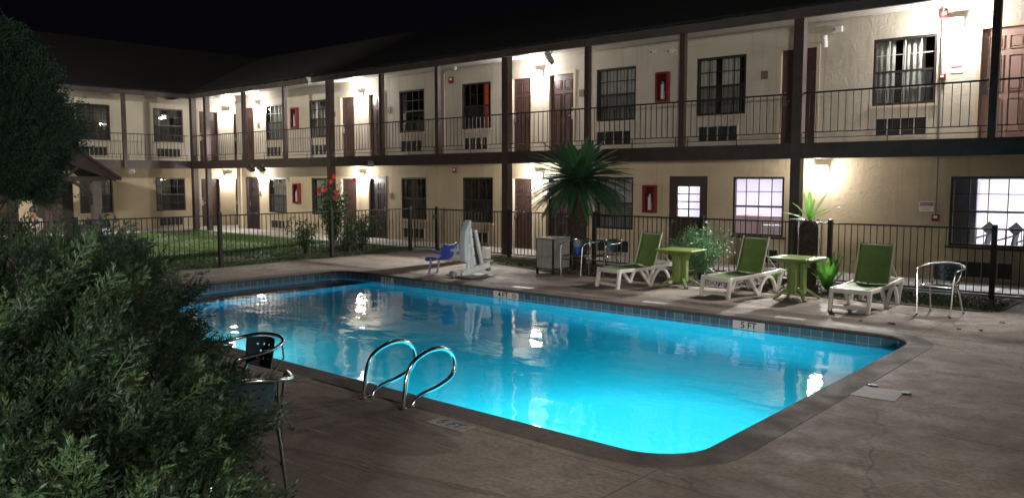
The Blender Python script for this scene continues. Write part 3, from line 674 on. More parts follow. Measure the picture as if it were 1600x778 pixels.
# the lit rooms
def room(x0, x1, y1, tone, lamp, part='room'):
    mb = MB(); pbox(mb, PM, x0, x1, .19, y1 - FY, .0, 2.55); mb.f = [q for q in mb.f if q != (0, 1, 5, 4)]
    r_ = mb.build(part, tone, motel)
    for k in range(2):
        xx = x0 + (x1 - x0) * (k + .5) / 2; MB().box(xx - .6, xx + .6, FY + 1.0, FY + 1.6, 2.5, 2.54).build('ceiling_light', lamp, r_)
    return r_
r1 = room(-11.0, -6.9, 21.2, M['room'], mat('office_tubes', (1, 1, 1), .5, emit=((.92, .92, 1), 42)), 'office_room')
r2 = room(-4.35, -1.0, 22, M['room'], mat('gym_tubes', (1, 1, 1), .5, emit=((.93, .94, 1), 120)), 'exercise_room')
MB().box(-9.2, -7.1, 18.9, 19.5, .04, 1.15).build('counter', mat('office_counter', (.3, .22, .22), .6), r1)
MB().box(-8.3, -7.6, 18.6, 18.9, .04, .95).build('desk', mat('office_desk', (.5, .46, .46), .6), r1)
# gym: inner wall pier, door light, treadmills
MB().box(-4.33, -3.62, 18.05, 18.12, .04, 2.5).build('partition', mat('gym_partition', (.12, .11, .14), .5), r2)
for x in (-3.62, -3.15, -2.75):
    tr = MB(); tr.bar((x, 18.7, .25), (x + .10, 18.95, 1.02), .05, .12); tr.bar((x - .25, 18.7, .8), (x + .1, 18.9, .93), .03); tr.bar((x - .25, 18.6, .2), (x - .25, 18.7, .8), .03); tr.bar((x + .02, 18.8, .98), (x + .16, 18.85, 1.12), .05, .2); tr.box(x - .3, x + .3, 18.4, 19.3, .06, .2)
    tr.build('treadmill', mat('gym_black', (.004, .004, .005), .6), r2)

# ------------------------------------------------------------------ fixtures on the walls
def wall_lamp(P, a, z, label, power, up=True):
    p = P(a, -.001, z); rz = 0 if P is PM else PI / 2
    t = tag(empty('wall_lamp', p, rz if P is PM else PI / 2), label, 'wall lamp', 'bright wall lamps between the doors')
    # local: +y into the wall for the main wing; for the left wing rotated
    MB().prism([(0, -.06), (0, .13), (-.05, .13), (-.15, .05), (-.15, -.02), (-.02, -.06)], 0, -.12, .12).build('housing', M['gray'], t) if False else MB().box(-.12, .12, -.05, 0, -.04, .12).build('housing', M['gray'], t)
    MB().prism([(-.051, .1), (-.051, -.08), (-.10, -.08), (-.15, .02), (-.15, .1)], 0, -.115, .115).build('lens', M['lens'], t)
    MB().box(-.13, .13, -.16, 0, .121, .135).build('hood', M['gray'], t)
    q = P(a, -.27, z - .03)
    l = light('wall_lamp_light', 'POINT', q, power, (1, .96, .91), shadow_soft_size=.07)
    if P is PM:   # the forward throw of the wall pack
        up_ = z > 3; light('wall_lamp_throw', 'SPOT', P(a, -.22, z - .02), (2300 if a > -7 else 3000) if up_ else (2000 if a > -7 else 500), (1, .96, .92), P(a - (4.5 if a > 0 else 2.2 if a > -5 else 0), -5.0 if up_ else -4.5, 0.0), spot_size=R(78 if up_ else 80), spot_blend=1, shadow_soft_size=.05)
LP = 130
for a_, z_, lab in ((-28.95, 4.86, 'second-floor wall lamp between dark door and window beside the corner passage'), (-22.45, 4.86, 'second-floor wall lamp between the two brown doors above the flowering shrub'),
                 (-14.52, 4.93, 'second-floor wall lamp between the two brown doors above the tall sago palm'), (-4.05, 5.02, 'second-floor wall lamp beside the faded pink door and red alarm pipe'),
                 (1.35, 4.95, 'second-floor wall lamp past the faded pink door'),
                 (-28.78, 2.12, 'ground-floor wall lamp beside the barred window near the corner passage'), (-22.45, 2.12, 'ground-floor wall lamp between two doors behind the flowering shrub'),
                 (-14.52, 2.12, 'ground-floor wall lamp between two doors left of the tall sago palm'), (-6.56, 2.22, 'large bright wall lamp above the short-trunked sago palm')):
    wall_lamp(PM, a_, z_, lab, LP * (.3 if a_ > 0 else 2.1 if a_ > -4.5 else .6 if a_ > -7 else 1))
for a_, z_, lab in ((18.52, 4.86, 'second-floor wall lamp between two doors deep in the corner'), (18.52, 2.12, 'ground-floor wall lamp between two doors deep in the corner'),
                    (10.64, 2.12, 'ground-floor wall lamp between two doors seen under the dark conifer'), (10.64, 4.86, 'second-floor wall lamp of the far wing above the arbor roof')):
    wall_lamp(PL, a_, z_, lab, LP * (.7 if a_ > 15 else .25))

def ext_cabinet(x0, x1, z0, z1, lab):
    t = tag(empty('extinguisher_cabinet', ((x0 + x1) / 2, FY - .001, z0)), lab, 'extinguisher cabinet', 'red fire extinguisher cabinets on the walls')
    w2 = (x1 - x0) / 2; h = z1 - z0; f = .055
    mb = MB(); mb.box(-w2, -w2 + f, -.13, 0, 0, h); mb.box(w2 - f, w2, -.13, 0, 0, h); mb.box(-w2 + f, w2 - f, -.13, 0, 0, f); mb.box(-w2 + f, w2 - f, -.13, 0, h - f, h); mb.box(-w2 + f, w2 - f, -.02, 0, f, h - f); mb.build('cabinet', M['red'], t)
    mb = MB(); mb.add([(-w2 + f, -.1, f), (w2 - f, -.1, f), (w2 - f, -.1, h - f), (-w2 + f, -.1, h - f)], [(0, 1, 2, 3)]); mb.build('window', M['pane'], t)
    mb = MB(); mb.lathe([(.055, f + .02), (.055, h * .55), (.035, h * .62), (.02, h * .66), (.02, h * .7)], 12, (0, -.055)); e = mb.build('extinguisher', mat('extinguisher_white', (.6, .58, .56), .4) , t, True)
    mb = MB(); mb.box(-.05, .03, -.08, -.04, h * .7, h * .75); mb.tube([(.02, -.06, h * .7), (.06, -.07, h * .6), (.06, -.07, h * .35)], .01, 6); mb.build('hose', M['black'], e)
ext_cabinet(-10.74, -10.38, 3.95, 4.68, 'red extinguisher cabinet on the upper wall between two windows near the palm')
ext_cabinet(-11.07, -10.70, 1.2, 1.9, 'red extinguisher cabinet on the lower wall beside the lit office door')
ext_cabinet(-26.58, -26.18, 3.95, 4.72, 'red extinguisher cabinet high on the far upper wall')
ext_cabinet(-26.55, -26.15, 1.13, 1.9, 'red extinguisher cabinet on the far lower wall near the flowering shrub')
def horn(x, z, lab, s=.06, red=True):
    t = tag(empty('fire_alarm_horn', (x, FY - .001, z)), lab, 'alarm', 'small red fire alarm devices')
    MB().box(-s, s, -.05, 0, -s, s).build('body', M['red'], t, bevel=.008)
    MB().box(-s * .5, s * .5, -.058, -.051, -s * .1, s * .6).build('strobe', M['white'], t)
horn(-18.04, 5.08, 'red alarm horn under the eave above the orange curtained window', .1); horn(-17.92, 2.32, 'red alarm horn under the balcony between two lower windows', .08)
horn(-4.28, 5.26, 'red alarm horn at the top of the pipe beside the bright upper lamp', .07); horn(-4.27, 4.05, 'red pull station on the pipe below the bright upper lamp', .06)
horn(-4.28, 1.28, 'small dark red alarm box on the pipe near the red and white sign', .07)
t = tag(empty('conduit_pipe', (-4.30, FY - .03, 0)), 'thin grey conduit pipe running down the upper wall beside the window', 'pipe', 'thin conduits on the wall'); MB().tube([(0, 0, 2.78), (0, 0, 5.38)], .018, 8).build('pipe', mat('conduit_grey', (.12, .1, .1), .5), t)
t = tag(empty('conduit_pipe', (-4.28, FY - .03, 0)), 'thin grey conduit pipe running down the lower wall to the alarm box', 'pipe', 'thin conduits on the wall'); MB().tube([(0, 0, 1.3), (0, 0, 2.6)], .013, 8).build('pipe', MATS['conduit_grey'], t)
t = tag(empty('downspout', (-18.35, FY - .05, 0)), 'pale vertical downspout pipe on the upper wall near the orange curtain', 'pipe'); MB().box(-.04, .04, -.03, .03, 2.78, 5.3).build('pipe', M['frame_pale'], t)
def sign(x, z, w_, h, lab, s):
    t = tag(empty('warning_sign', (x, FY - .001, z)), lab, 'sign')
    MB().box(-w_ / 2, w_ / 2, -.008, 0, -h / 2, h / 2).build('panel', M['white'], t)
    MB().box(-w_ / 2 + .01, w_ / 2 - .01, -.011, -.0085, h * .08, h * .42).build('header', M['red'], t)
    text_mesh('lettering', s, h * .26, M['white'], t, rotm(x=PI / 2, t=(0, -.0125, h * .25)), .0006)
    mb = MB()
    for k in range(3): mb.box(-w_ * .38, w_ * (.38 - .1 * k), -.010, -.0085, -h * (.08 + .12 * k) - .004, -h * (.08 + .12 * k) + .004)
    mb.build('small_print', mat('print_grey', (.3, .3, .3), .6), t)
sign(-4.46, 1.5, .27, .2, 'small white sign with red header on the lower wall right of the short sago', 'EMERGENCY')
sign(-4.03, 4.2, .22, .17, 'small white sign with red header under the bright upper lamp', 'WARNING')
def small_box(x, z, lab, cat, w_=.12, h=.1, d=.07, nm='emergency_light'):
    t = tag(empty(nm, (x, FY - .001, z)), lab, cat)
    MB().box(-w_, w_, -d, 0, -h / 2, h / 2).build('housing', M['offwhite'], t, bevel=.01)
    mb = MB(); mb.lathe([(.03, 0), (.035, .03)], 12); mb.v = [(-w_ * .5 + v[0], -d - v[2], v[1] - .0) for v in mb.v]; mb.build('lens', M['gray'], t)
small_box(-10.84, 5.2, 'white box under the eave, nearer the palm of two', 'emergency light')
small_box(-10.35, 5.17, 'white box under the eave beside the upper post, above the extinguisher', 'emergency light')
small_box(-6.34, 5.22, 'white box under the eave between dark door and window', 'emergency light', .1, .12)
t = tag(empty('security_camera', (-6.57, FY - .001, 4.98)), 'white tubular security camera at the top corner of the dark upper door', 'security camera', 'security cameras')
MB().tube([(0, 0, 0), (0, -.14, .02)], .02, 8).build('arm', M['offwhite'], t); mb = MB(); mb.tube([(.0, -.1, -.12), (0, -.16, .12)], .06, 12); mb.build('body', M['offwhite'], t, True)
t = tag(empty('security_camera', (-17.49, 17.4, 5.40)), 'small pale dome camera under the eave above the orange curtained window', 'security camera', 'security cameras')
MB().lathe([(.05, 0), (.06, -.03), (.05, -.08), (.02, -.11)], 12).build('dome', M['offwhite'], t, True)
def flood(loc, rz, lab, tilt=.6, s=1, m=None):
    t = tag(empty('floodlight', loc, rz), lab, 'floodlight', 'floodlights fixed to the eaves and balconies')
    k = rotm(x=tilt)
    MB().box(-.17 * s, .17 * s, -.06, .06, -.13 * s, .13 * s, k @ Matrix.Translation((0, 0, 0))).build('housing', m or M['gray'], t, bevel=.012)
    MB().box(-.145 * s, .145 * s, -.068, -.062, -.105 * s, .105 * s, k).build('glass', mat('flood_glass', (.35, .35, .36), .15), t)
    MB().tube([(0, 0, .02), (0, .1, .2 * s)], .015, 6).build('bracket', M['gray'], t)
flood((-12.75, 15.98, 5.04), R(-50), 'large grey floodlight hanging under the eave above the tall sago palm', .5, 1.15)
flood((-22.84, 15.95, 5.30), R(-30), 'pale floodlight under the eave left of the thick upper post', .4, 1.0, M['offwhite'])
flood((-31.05, 13.66, 2.34), R(60), 'small dark floodlight under the far wing balcony', .5, .55)
flood((-26.8, 16.1, 2.42), R(-60), 'brown floodlight under the balcony beam, farther of two near the corner', .9, .85, M['trim'])
flood((-26.1, 16.1, 2.42), R(-60), 'brown floodlight under the balcony beam, nearer of two near the corner', .9, .85, M['trim'])
flood((-19.9, 16.1, 2.52), R(50), 'grey spotlight bracket on the balcony beam above the dark lower door', .7, .55)

# ------------------------------------------------------------------ pool fence
FZ = 1.24
def fence_panel(a, b, parent, z=FZ, name='picket_panel'):
    a = Vector(a); b = Vector(b); d = b - a; n_ = max(2, int(round(d.length / .118))); mb = MB()
    mb.bar(a + Vector((0, 0, z - .035)), b + Vector((0, 0, z - .035)), .026, .03); mb.bar(a + Vector((0, 0, .11)), b + Vector((0, 0, .11)), .024, .028)
    for i in range(1, n_):
        p = a + d * (i / n_); mb.bar(p + Vector((0, 0, .11)), p + Vector((0, 0, z - .03)), .0135)
    return mb.build(name, M['iron'], parent)
def fence(pts, lab, corner=True):
    t = tag(empty('picket_fence', (*pts[0], 0)), lab, 'fence', 'black iron picket fences round the pool')
    loc = [Vector((p[0] - pts[0][0], p[1] - pts[0][1], 0)) for p in pts]
    for p in loc: MB().box(p.x - .04, p.x + .04, p.y - .04, p.y + .04, 0, FZ + .04).build('post', M['iron'], t)
    for i in range(len(loc) - 1):
        d = (loc[i + 1] - loc[i]).normalized() * .045; fence_panel(loc[i] + d, loc[i + 1] - d, t)
    return t
fence([(-16.55, 15.72), (-13.85, 15.72), (-11.16, 15.72), (-8.34, 15.72), (-5.62, 15.72), (-2.86, 15.72), (-.1, 15.72), (2.7, 15.72), (5.4, 15.72)], 'long black iron picket fence between the loungers and the motel wall')
fence([(-17.5, 15.55), (-17.5, 12.82), (-17.5, 9.67), (-17.5, 6.52), (-17.5, 3.4), (-17.5, .3)], 'black iron picket fence along the lawn past the end of the pool')
t = tag(empty('picket_gate', (-17.47, 15.66, 0), R(3.5)), 'short black iron picket gate closing the fence corner', 'gate')
fence_panel((.05, 0, 0), (.86, 0, 0), t); mb = MB(); mb.bar((.05, 0, .09), (.05, 0, FZ), .03); mb.bar((.86, 0, .09), (.86, 0, FZ), .03); mb.build('gate_frame', M['iron'], t); MB().box(.80, .9, -.045, .045, .92, 1.05).build('latch', M['chrome'], t)

# ------------------------------------------------------------------ handrails
def handrail(x, y, lab, dz=0):
    t = tag(empty('pool_handrail', (x, y, 0)), lab, 'handrail', 'steel handrails of the pool ladder')
    P = [(0, 0, -.02), (0, .02, .12), (0, .06, .30), (0, .14, .41), (0, .32, .475), (0, .50, .47), (0, .62, .40), (0, .655, .28), (0, .60, .185), (0, .44, .125), (0, .26, .095), (0, .15, .06), (0, .10, .0), (0, .095, -.02)]
    P = [(p[0], p[1], p[2] * 1.0) for p in P]
    MB().tube(smoothpts(P, 6), .0215, 14).build('tube', M['polish'], t, True)
    for yy in (0, .095): MB().lathe([(.034, .0), (.034, .008), (.026, .016)], 16, (0, yy)).build('flange', mat('flange_steel', (.3, .29, .28), .4, 1), t)
handrail(-5.95, 4.68, 'curved steel pool handrail, the one farther along toward the chairs'); handrail(-5.41, 4.70, 'curved steel pool handrail nearer the 5 FT deck marking')

# ------------------------------------------------------------------ bistro chairs
def make_chair(name='cafe_chair'):
    t = empty(name)
    for s in (-1, 1):
        MB().tube([(s * .235, -.25, 0), (s * .25, -.235, .44), (s * .262, -.22, .62)], .0125, 8).build('leg', M['alu'], t, True)
        MB().tube([(s * .19, .12, .44), (s * .21, .2, .3), (s * .235, .33, 0)], .0125, 8).build('leg', M['alu'], t, True)
    half = [(.262, -.22, .62), (.268, -.215, .66), (.285, -.17, .69), (.30, -.02, .70), (.29, .13, .715), (.235, .25, .74), (.13, .315, .76), (0, .335, .765)]
    P = half + [(-x, y, z) for x, y, z in reversed(half[:-1])]
    MB().tube(smoothpts(P, 4), .0145, 10).build('arm_rail', M['alu'], t, True)
    mb = MB(); sq = [(-.21, -.22, .44), (.21, -.22, .44), (.225, -.1, .44), (.21, .16, .43), (-.21, .16, .43), (-.225, -.1, .44)]; mb.tube(sq, .011, 8, True)
    for s in (-1, 1): mb.tube([(s * .252, -.2, .40), (s * .2, .15, .40)], .008, 6)
    mb.tube([(-.25, -.23, .36), (.25, -.23, .36)], .008, 6); mb.tube([(-.17, .14, .43), (-.2, .285, .60), (-.2, .27, .745)], .009, 6); mb.tube([(.17, .14, .43), (.2, .285, .60), (.2, .27, .745)], .009, 6); mb.build('seat_frame', M['alu'], t, True)
    # perforated curved back panel: cells dropped in a staggered pattern
    nx, nz = 26, 18; mb = MB(); vs = []
    for j in range(nz + 1):
        for i in range(nx + 1):
            u = -1 + 2 * i / nx; v = j / nz; wdt = .185 * (1 - .12 * (1 - v) ** 2); zl = .49 + .035 * u * u
            vs.append((u * wdt, .30 - .09 * u * u - .03 * (1 - v), zl + (.752 - zl) * v - .015 * u * u * v))
    fs = []
    for j in range(nz):
        for i in range(nx):
            row = j // 2; inz = j % 4 == 1 and 5 <= j <= 15
            if inz and (i - (0 if (j // 4) % 2 else 2)) % 4 == 1 and 4 <= i <= nx - 5: continue
            fs.append((j * (nx + 1) + i, j * (nx + 1) + i + 1, (j + 1) * (nx + 1) + i + 1, (j + 1) * (nx + 1) + i))
    mb.add(vs, fs); b = mb.build('backrest', M['chair_blue'], t); md = b.modifiers.new('th', 'SOLIDIFY'); md.thickness = .006
    b.data.shade_smooth()
    nx, ny = 16, 16; mb = MB(); vs = [(-.2 + .4 * i / nx, -.21 + .36 * j / ny, .447 - .018 * math.sin(PI * i / nx) * math.sin(PI * j / ny)) for j in range(ny + 1) for i in range(nx + 1)]; fs = []
    for j in range(ny):
        for i in range(nx):
            if j % 3 == 1 and i % 3 == 1 and 2 < j < 14: continue
            fs.append((j * (nx + 1) + i, j * (nx + 1) + i + 1, (j + 1) * (nx + 1) + i + 1, (j + 1) * (nx + 1) + i))
    mb.add(vs, fs); b = mb.build('seat', M['chair_blue'], t); md = b.modifiers.new('th', 'SOLIDIFY'); md.thickness = .006
    for p in ((.235, -.25), (-.235, -.25), (.235, .33), (-.235, .33)): MB().lathe([(.016, 0), (.016, .02)], 8, p).build('foot_cap', M['black'], t)
    return t
proto = make_chair()
def face(F): return math.atan2(F[1], F[0]) + PI / 2      # local front is -y
CH = [((-4.90, 2.86), face((-.86, .5)), 'steel armed cafe chair nearest the viewer, seen from behind beside the juniper'),
      ((-5.85, 3.36), face((.08, -1)), 'steel armed cafe chair by the pool edge facing the juniper'),
      ((-10.27, 13.83), R(8), 'steel armed cafe chair touching the grey louvred bin'),
      ((-9.72, 14.1), R(-14), 'steel armed cafe chair between another chair and the first lounger'),
      ((-3.13, 13.45), R(-5), 'steel armed cafe chair standing alone by the last lounger')]
for i, (p, rz, lab) in enumerate(CH):
    c = proto if i == 0 else copy_tree(proto)
    c.location = (*p, .0); c.rotation_euler = (0, 0, rz); tag(c, lab, 'chair', 'slate and steel cafe chairs round the pool')

# ------------------------------------------------------------------ loungers
def make_lounger():
    t = empty('sun_lounger')
    hw = .29
    for s in (-1, 1):
        x = s * hw; mb = MB()
        top = [(x, -.02, .335), (x, .4, .335), (x, .8, .35), (x, 1.2, .375), (x, 1.5, .40), (x, 1.56, .385)]
        for i in range(len(top) - 1): mb.bar(top[i], top[i + 1], .05, .065)
        mb.build('side_rail', M['white_plastic'], t, bevel=.012)
        mb = MB(); mb.prism([(-.07, 0), (-.0, .0), (.05, .31), (-.02, .34)], 0, x - .028, x + .028); mb.build('leg', M['white_plastic'], t, bevel=.01)
        mb = MB(); mb.prism([(.50, .33), (.58, .33), (.86, .0), (.78, .0)], 0, x - .025, x + .025)
        arcp = smoothpts([(x, .83, .01), (x, .90, .17), (x, 1.02, .295), (x, 1.14, .31), (x, 1.24, .25), (x, 1.31, .13), (x, 1.34, .01)], 3)
        for i in range(len(arcp) - 1): mb.bar(arcp[i], arcp[i + 1] + (arcp[i + 1] - arcp[i]) * .12, .05, .055, up=(1, 0, 0)) if False else mb.bar(arcp[i], arcp[i + 1] + (arcp[i + 1] - arcp[i]) * .12, .055, .05, up=(1, 0, 0))
        mb.prism([(1.33, 0), (1.40, 0), (1.58, .40), (1.50, .40)], 0, x - .025, x + .025)
        mb.build('leg_arch', M['white_plastic'], t, bevel=.008)
    MB().box(-hw, hw, -.045, .0, .05, .10).build('foot_bar', M['white_plastic'], t, bevel=.01)
    MB().box(-hw, hw, -.045, .01, .29, .365).build('end_rail', M['white_plastic'], t, bevel=.012)
    MB().box(-hw, hw, 1.5, 1.56, .34, .42).build('end_rail', M['white_plastic'], t, bevel=.012)
    # sling seat with a slight sag
    nx, ny = 8, 14; vs = [(-.27 + .54 * i / nx, 0.0 + .95 * j / ny, .375 - .02 * math.sin(PI * i / nx) - .012 * math.sin(PI * j / ny)) for j in range(ny + 1) for i in range(nx + 1)]
    mb = MB(); mb.add(vs, [(j * (nx + 1) + i, j * (nx + 1) + i + 1, (j + 1) * (nx + 1) + i + 1, (j + 1) * (nx + 1) + i) for j in range(ny) for i in range(nx)]); b = mb.build('seat_sling', M['sling'], t); b.data.shade_smooth(); md = b.modifiers.new('th', 'SOLIDIFY'); md.thickness = .008
    a = Vector((0, .93, .375)); e = Vector((0, 1.13, 1.0)); d = e - a
    vs = [tuple(a + d * (j / ny) + Vector((-.265 + .53 * i / nx, .025 * math.sin(PI * i / nx) + .03 * math.sin(PI * j / ny), 0))) for j in range(ny + 1) for i in range(nx + 1)]
    mb = MB(); mb.add(vs, [(j * (nx + 1) + i, j * (nx + 1) + i + 1, (j + 1) * (nx + 1) + i + 1, (j + 1) * (nx + 1) + i) for j in range(ny) for i in range(nx)]); b = mb.build('back_sling', M['sling'], t); b.data.shade_smooth(); md = b.modifiers.new('th', 'SOLIDIFY'); md.thickness = .008
    mb = MB()
    for s in (-1, 1):
        mb.tube([a + Vector((s * .272, 0, 0)), e + Vector((s * .272, 0, .02))], .013, 8); mb.tube([a + d * .55 + Vector((s * .26, .01, 0)), (s * .26, 1.42, .40)], .009, 6)
    mb.tube([e + Vector((-.26, 0, -.02)), e + Vector((.26, 0, -.02))], .01, 8); mb.build('back_frame', mat('pale_green_frame', (.45, .47, .38), .45), t, True)
    return t
lp = make_lounger()
for i, (p, rz, lab) in enumerate((((-8.66, 12.68), R(-14), 'green sling sun lounger beside the two cafe chairs'), ((-6.53, 12.85), R(-11), 'green sling sun lounger between the two green tables'), ((-4.22, 12.74), R(-1), 'green sling sun lounger between a green table and the lone cafe chair'))):
    c = lp if i == 0 else copy_tree(lp); c.location = (*p, .0); c.rotation_euler = (0, 0, rz); tag(c, lab, 'sun lounger', 'green and white sun loungers in a row')

# ------------------------------------------------------------------ green tables
def make_table():
    t = empty('patio_table'); h = .72; s = .385; c = .07
    oct_ = [(-s + c, -s), (s - c, -s), (s, -s + c), (s, s - c), (s - c, s), (-s + c, s), (-s, s - c), (-s, -s + c)]
    mb = MB(); mb.prism(oct_, 2, h - .03, h); o = mb.build('tabletop', M['green_plastic'], t, bevel=.008)
    k = .62; mb = MB(); lo = [(x * k, y * k) for x, y in oct_]; n_ = 8
    mb.add([(x * .97, y * .97, h - .031) for x, y in oct_] + [(x, y, h - .085) for x, y in lo], [tuple(range(7, -1, -1)), tuple(range(8, 16))] + [(i, (i + 1) % 8, 8 + (i + 1) % 8, 8 + i) for i in range(8)]); mb.build('apron', M['green_plastic'], t)
    for q in range(4):
        a = q * PI / 2; m_ = rotm(z=a)
        prof = [(.07, .1), (.155, .1), (.15, .3), (.15, .52), (.19, .60), (.24, .64), (.07, .64)]
        mb = MB(); mb.prism(prof, 1, -.055, .055); mb.v = [tuple(m_ @ Vector(v)) for v in mb.v]; mb.build('column', M['green_plastic'], t, bevel=.012)
        a = q * PI / 2 + PI / 4; m_ = rotm(z=a)
        pts = smoothpts([(.03, 0, .14), (.14, 0, .155), (.24, 0, .12), (.33, 0, .05), (.40, 0, .018)], 3)
        mb = MB()
        for i in range(len(pts) - 1): mb.bar(m_ @ pts[i], m_ @ (pts[i + 1] + (pts[i + 1] - pts[i]) * .1), .06, .05 - .012 * i / len(pts))
        mb.build('foot', M['green_plastic'], t, bevel=.006)
    MB().lathe([(.1, .1), (.1, .16), (.05, .2)], 16).build('hub', M['green_plastic'], t)
    return t
tp = make_table()
for i, (p, rz, lab) in enumerate((((-7.72, 13.72), R(2), 'square green pedestal table in front of the feathery shrub'), ((-5.4, 13.6), R(-3), 'square green pedestal table in front of the short sago palm'))):
    c = tp if i == 0 else copy_tree(tp); c.location = (*p, .0); c.rotation_euler = (0, 0, rz); tag(c, lab, 'table', 'green plastic patio tables')

# ------------------------------------------------------------------ louvred bin cabinet
t = tag(empty('waste_bin_cabinet', (-11.2, 13.6, 0)), 'grey louvred waste bin cabinet on short black legs', 'waste bin')
mb = MB(); mb.box(.02, .46, .02, .58, .12, .76); mb.build('body', mat('bin_dark', (.05, .05, .05), .6), t)
lou = mat('bin_louvre', (.28, .28, .265), .6, c2=(.2, .2, .19), scale=7)
mb = MB(); k = 11
for i in range(k): x = .03 + .42 * i / k; mb.box(x, x + .42 / k - .008, -.005, .018, .13, .75)
mb.build('louvre_panel', lou, t)
mb = MB(); k = 14
for i in range(k): y = .03 + .54 * i / k; mb.box(.462, .485, y, y + .54 / k - .008, .13, .75)
mb.build('louvre_panel', lou, t)
MB().box(-.01, .49, -.01, .6, .762, .785).build('lid', lou, t)
for x in (.0, .44):
    for y in (.0, .55): MB().box(x, x + .04, y, y + .04, 0, .76).build('leg', M['black'], t)
t = tag(empty('plastic_tub', (-10.36, 13.98, .45)), 'small bright blue plastic tub on the cafe chair touching the bin', 'tub')
MB().lathe([(.05, .0), (.065, .12), (.07, .14)], 14).build('wall', mat('blue_tub', (.02, .09, .5), .4), t, True)

# ------------------------------------------------------------------ pool lift
t = tag(empty('pool_lift', (-11.75, 12.1, 0)), 'white pool access lift with blue seat at the far pool edge', 'pool lift')
mb = MB(); mb.box(-.28, .30, -.28, .42, .02, .045); mb.tube([(-.3, -.25, .03), (-.42, -.3, .05)], .02, 8); mb.build('base_plate', mat('lift_steel', (.2, .2, .2), .45, .6), t)
mb = MB(); mb.bar((-.10, -.15, .05), (-.02, .16, .16), .09, .12); mb.bar((-.10, -.1, .09), (.2, .38, .26), .10, .12); mb.build('base_arm', M['lift_white'], t, bevel=.01)
mb = MB(); mb.bar((.0, .12, .08), (-.03, -.02, 1.18), .10, .07); mb.build('mast', M['lift_white'], t, bevel=.012)
mb = MB(); mb.bar((-.06, -.02, .06), (-.02, -.03, .7), .07, .06); mb.build('front_strut', M['lift_white'], t, bevel=.01)
mb = MB(); mb.bar((.05, .32, .22), (.02, .14, .98), .06, .06); mb.build('rear_strut', M['lift_white'], t, bevel=.01)
mb = MB(); mb.tube([(.02, .22, .25), (0, .07, .95)], .03, 10); mb.build('actuator', mat('actuator_black', (.02, .02, .022), .35), t, True)
mb = MB(); mb.prism([(-.22, .34), (-.12, .32), (-.10, .75), (-.04, .98), (.0, 1.16), (-.06, 1.22), (-.12, 1.1), (-.20, .98), (-.235, .7)], 0, -.1, .07); mb.build('mast_cover', M['lift_cover'], t, bevel=.03)
mb = MB(); mb.bar((.02, -.1, .34), (.0, -.12, .82), .025, .05); mb.bar((.0, -.12, .82), (-.0, -.02, 1.0), .025, .05); mb.build('cover_rib', M['lift_white'], t, bevel=.008)
MB().box(-.06, .1, .40, .54, .36, .6).build('control_box', M['offwhite'], t, bevel=.02)
MB().box(.0, .09, .46, .54, .1, .3).build('battery_pack', mat('battery_green', (.05, .12, .1), .5), t, bevel=.01)
for x_, y_ in ((-.33, -.2), (-.2, -.28)): MB().tube([(x_ - .03, y_, .07), (x_ + .03, y_, .07)], .065, 14).build('wheel', M['gray'], t, True)
for k in range(5): MB().tube([(.055, .10 - .028 * k, .25 + .2 * k), (.075, .10 - .028 * k, .25 + .2 * k)], .014, 8).build('bolt', M['black'], t)
mb = MB(); mb.bar((-.1, -.1, .55), (-.55, -.12, .56), .04, .05); mb.bar((-.3, -.1, .56), (-.42, -.1, .36), .03, .04); mb.build('seat_arm', M['lift_cover'], t, bevel=.006)
# blue bucket seat
st = MB(); s_ = rotm(z=R(-82), t=(-.66, -.18, 0))
def P_(pts): return [tuple(s_ @ Vector(p)) for p in pts]
nx = 8
prof = [(0, -.30, .30), (0, -.26, .36), (0, -.1, .375), (0, .08, .36), (0, .14, .42), (0, .19, .56), (0, .24, .68)]
pr = smoothpts(prof, 3); vs = []
for p in pr:
    for i in range(nx + 1):
        u = -1 + 2 * i / nx; vs.append((u * .215, p.y - .03 * abs(u) ** 2 * (1 if p.z > .42 else 0), p.z + .035 * abs(u) ** 3))
st.add(P_(vs), [(j * (nx + 1) + i, j * (nx + 1) + i + 1, (j + 1) * (nx + 1) + i + 1, (j + 1) * (nx + 1) + i) for j in range(len(pr) - 1) for i in range(nx)])
b = st.build('seat', M['blue_seat'], t); b.data.shade_smooth(); md = b.modifiers.new('th', 'SOLIDIFY'); md.thickness = .018
for s in (-1, 1):
    mb = MB(); mb.bar(*P_([(s * .23, .18, .50), (s * .23, -.12, .56)]), .035, .04); mb.build('armrest', M['blue_seat'] if s > 0 else M['lift_cover'], t, bevel=.006)
mb = MB()
for s in (-1, 1): mb.bar(*P_([(s * .14, -.18, .36), (s * .14, -.25, .02)]), .035, .035)
mb.bar(*P_([(-.16, -.27, .03), (.16, -.27, .03)]), .06, .02); mb.build('footrest', mat('lift_leg', (.3, .3, .38), .5), t)

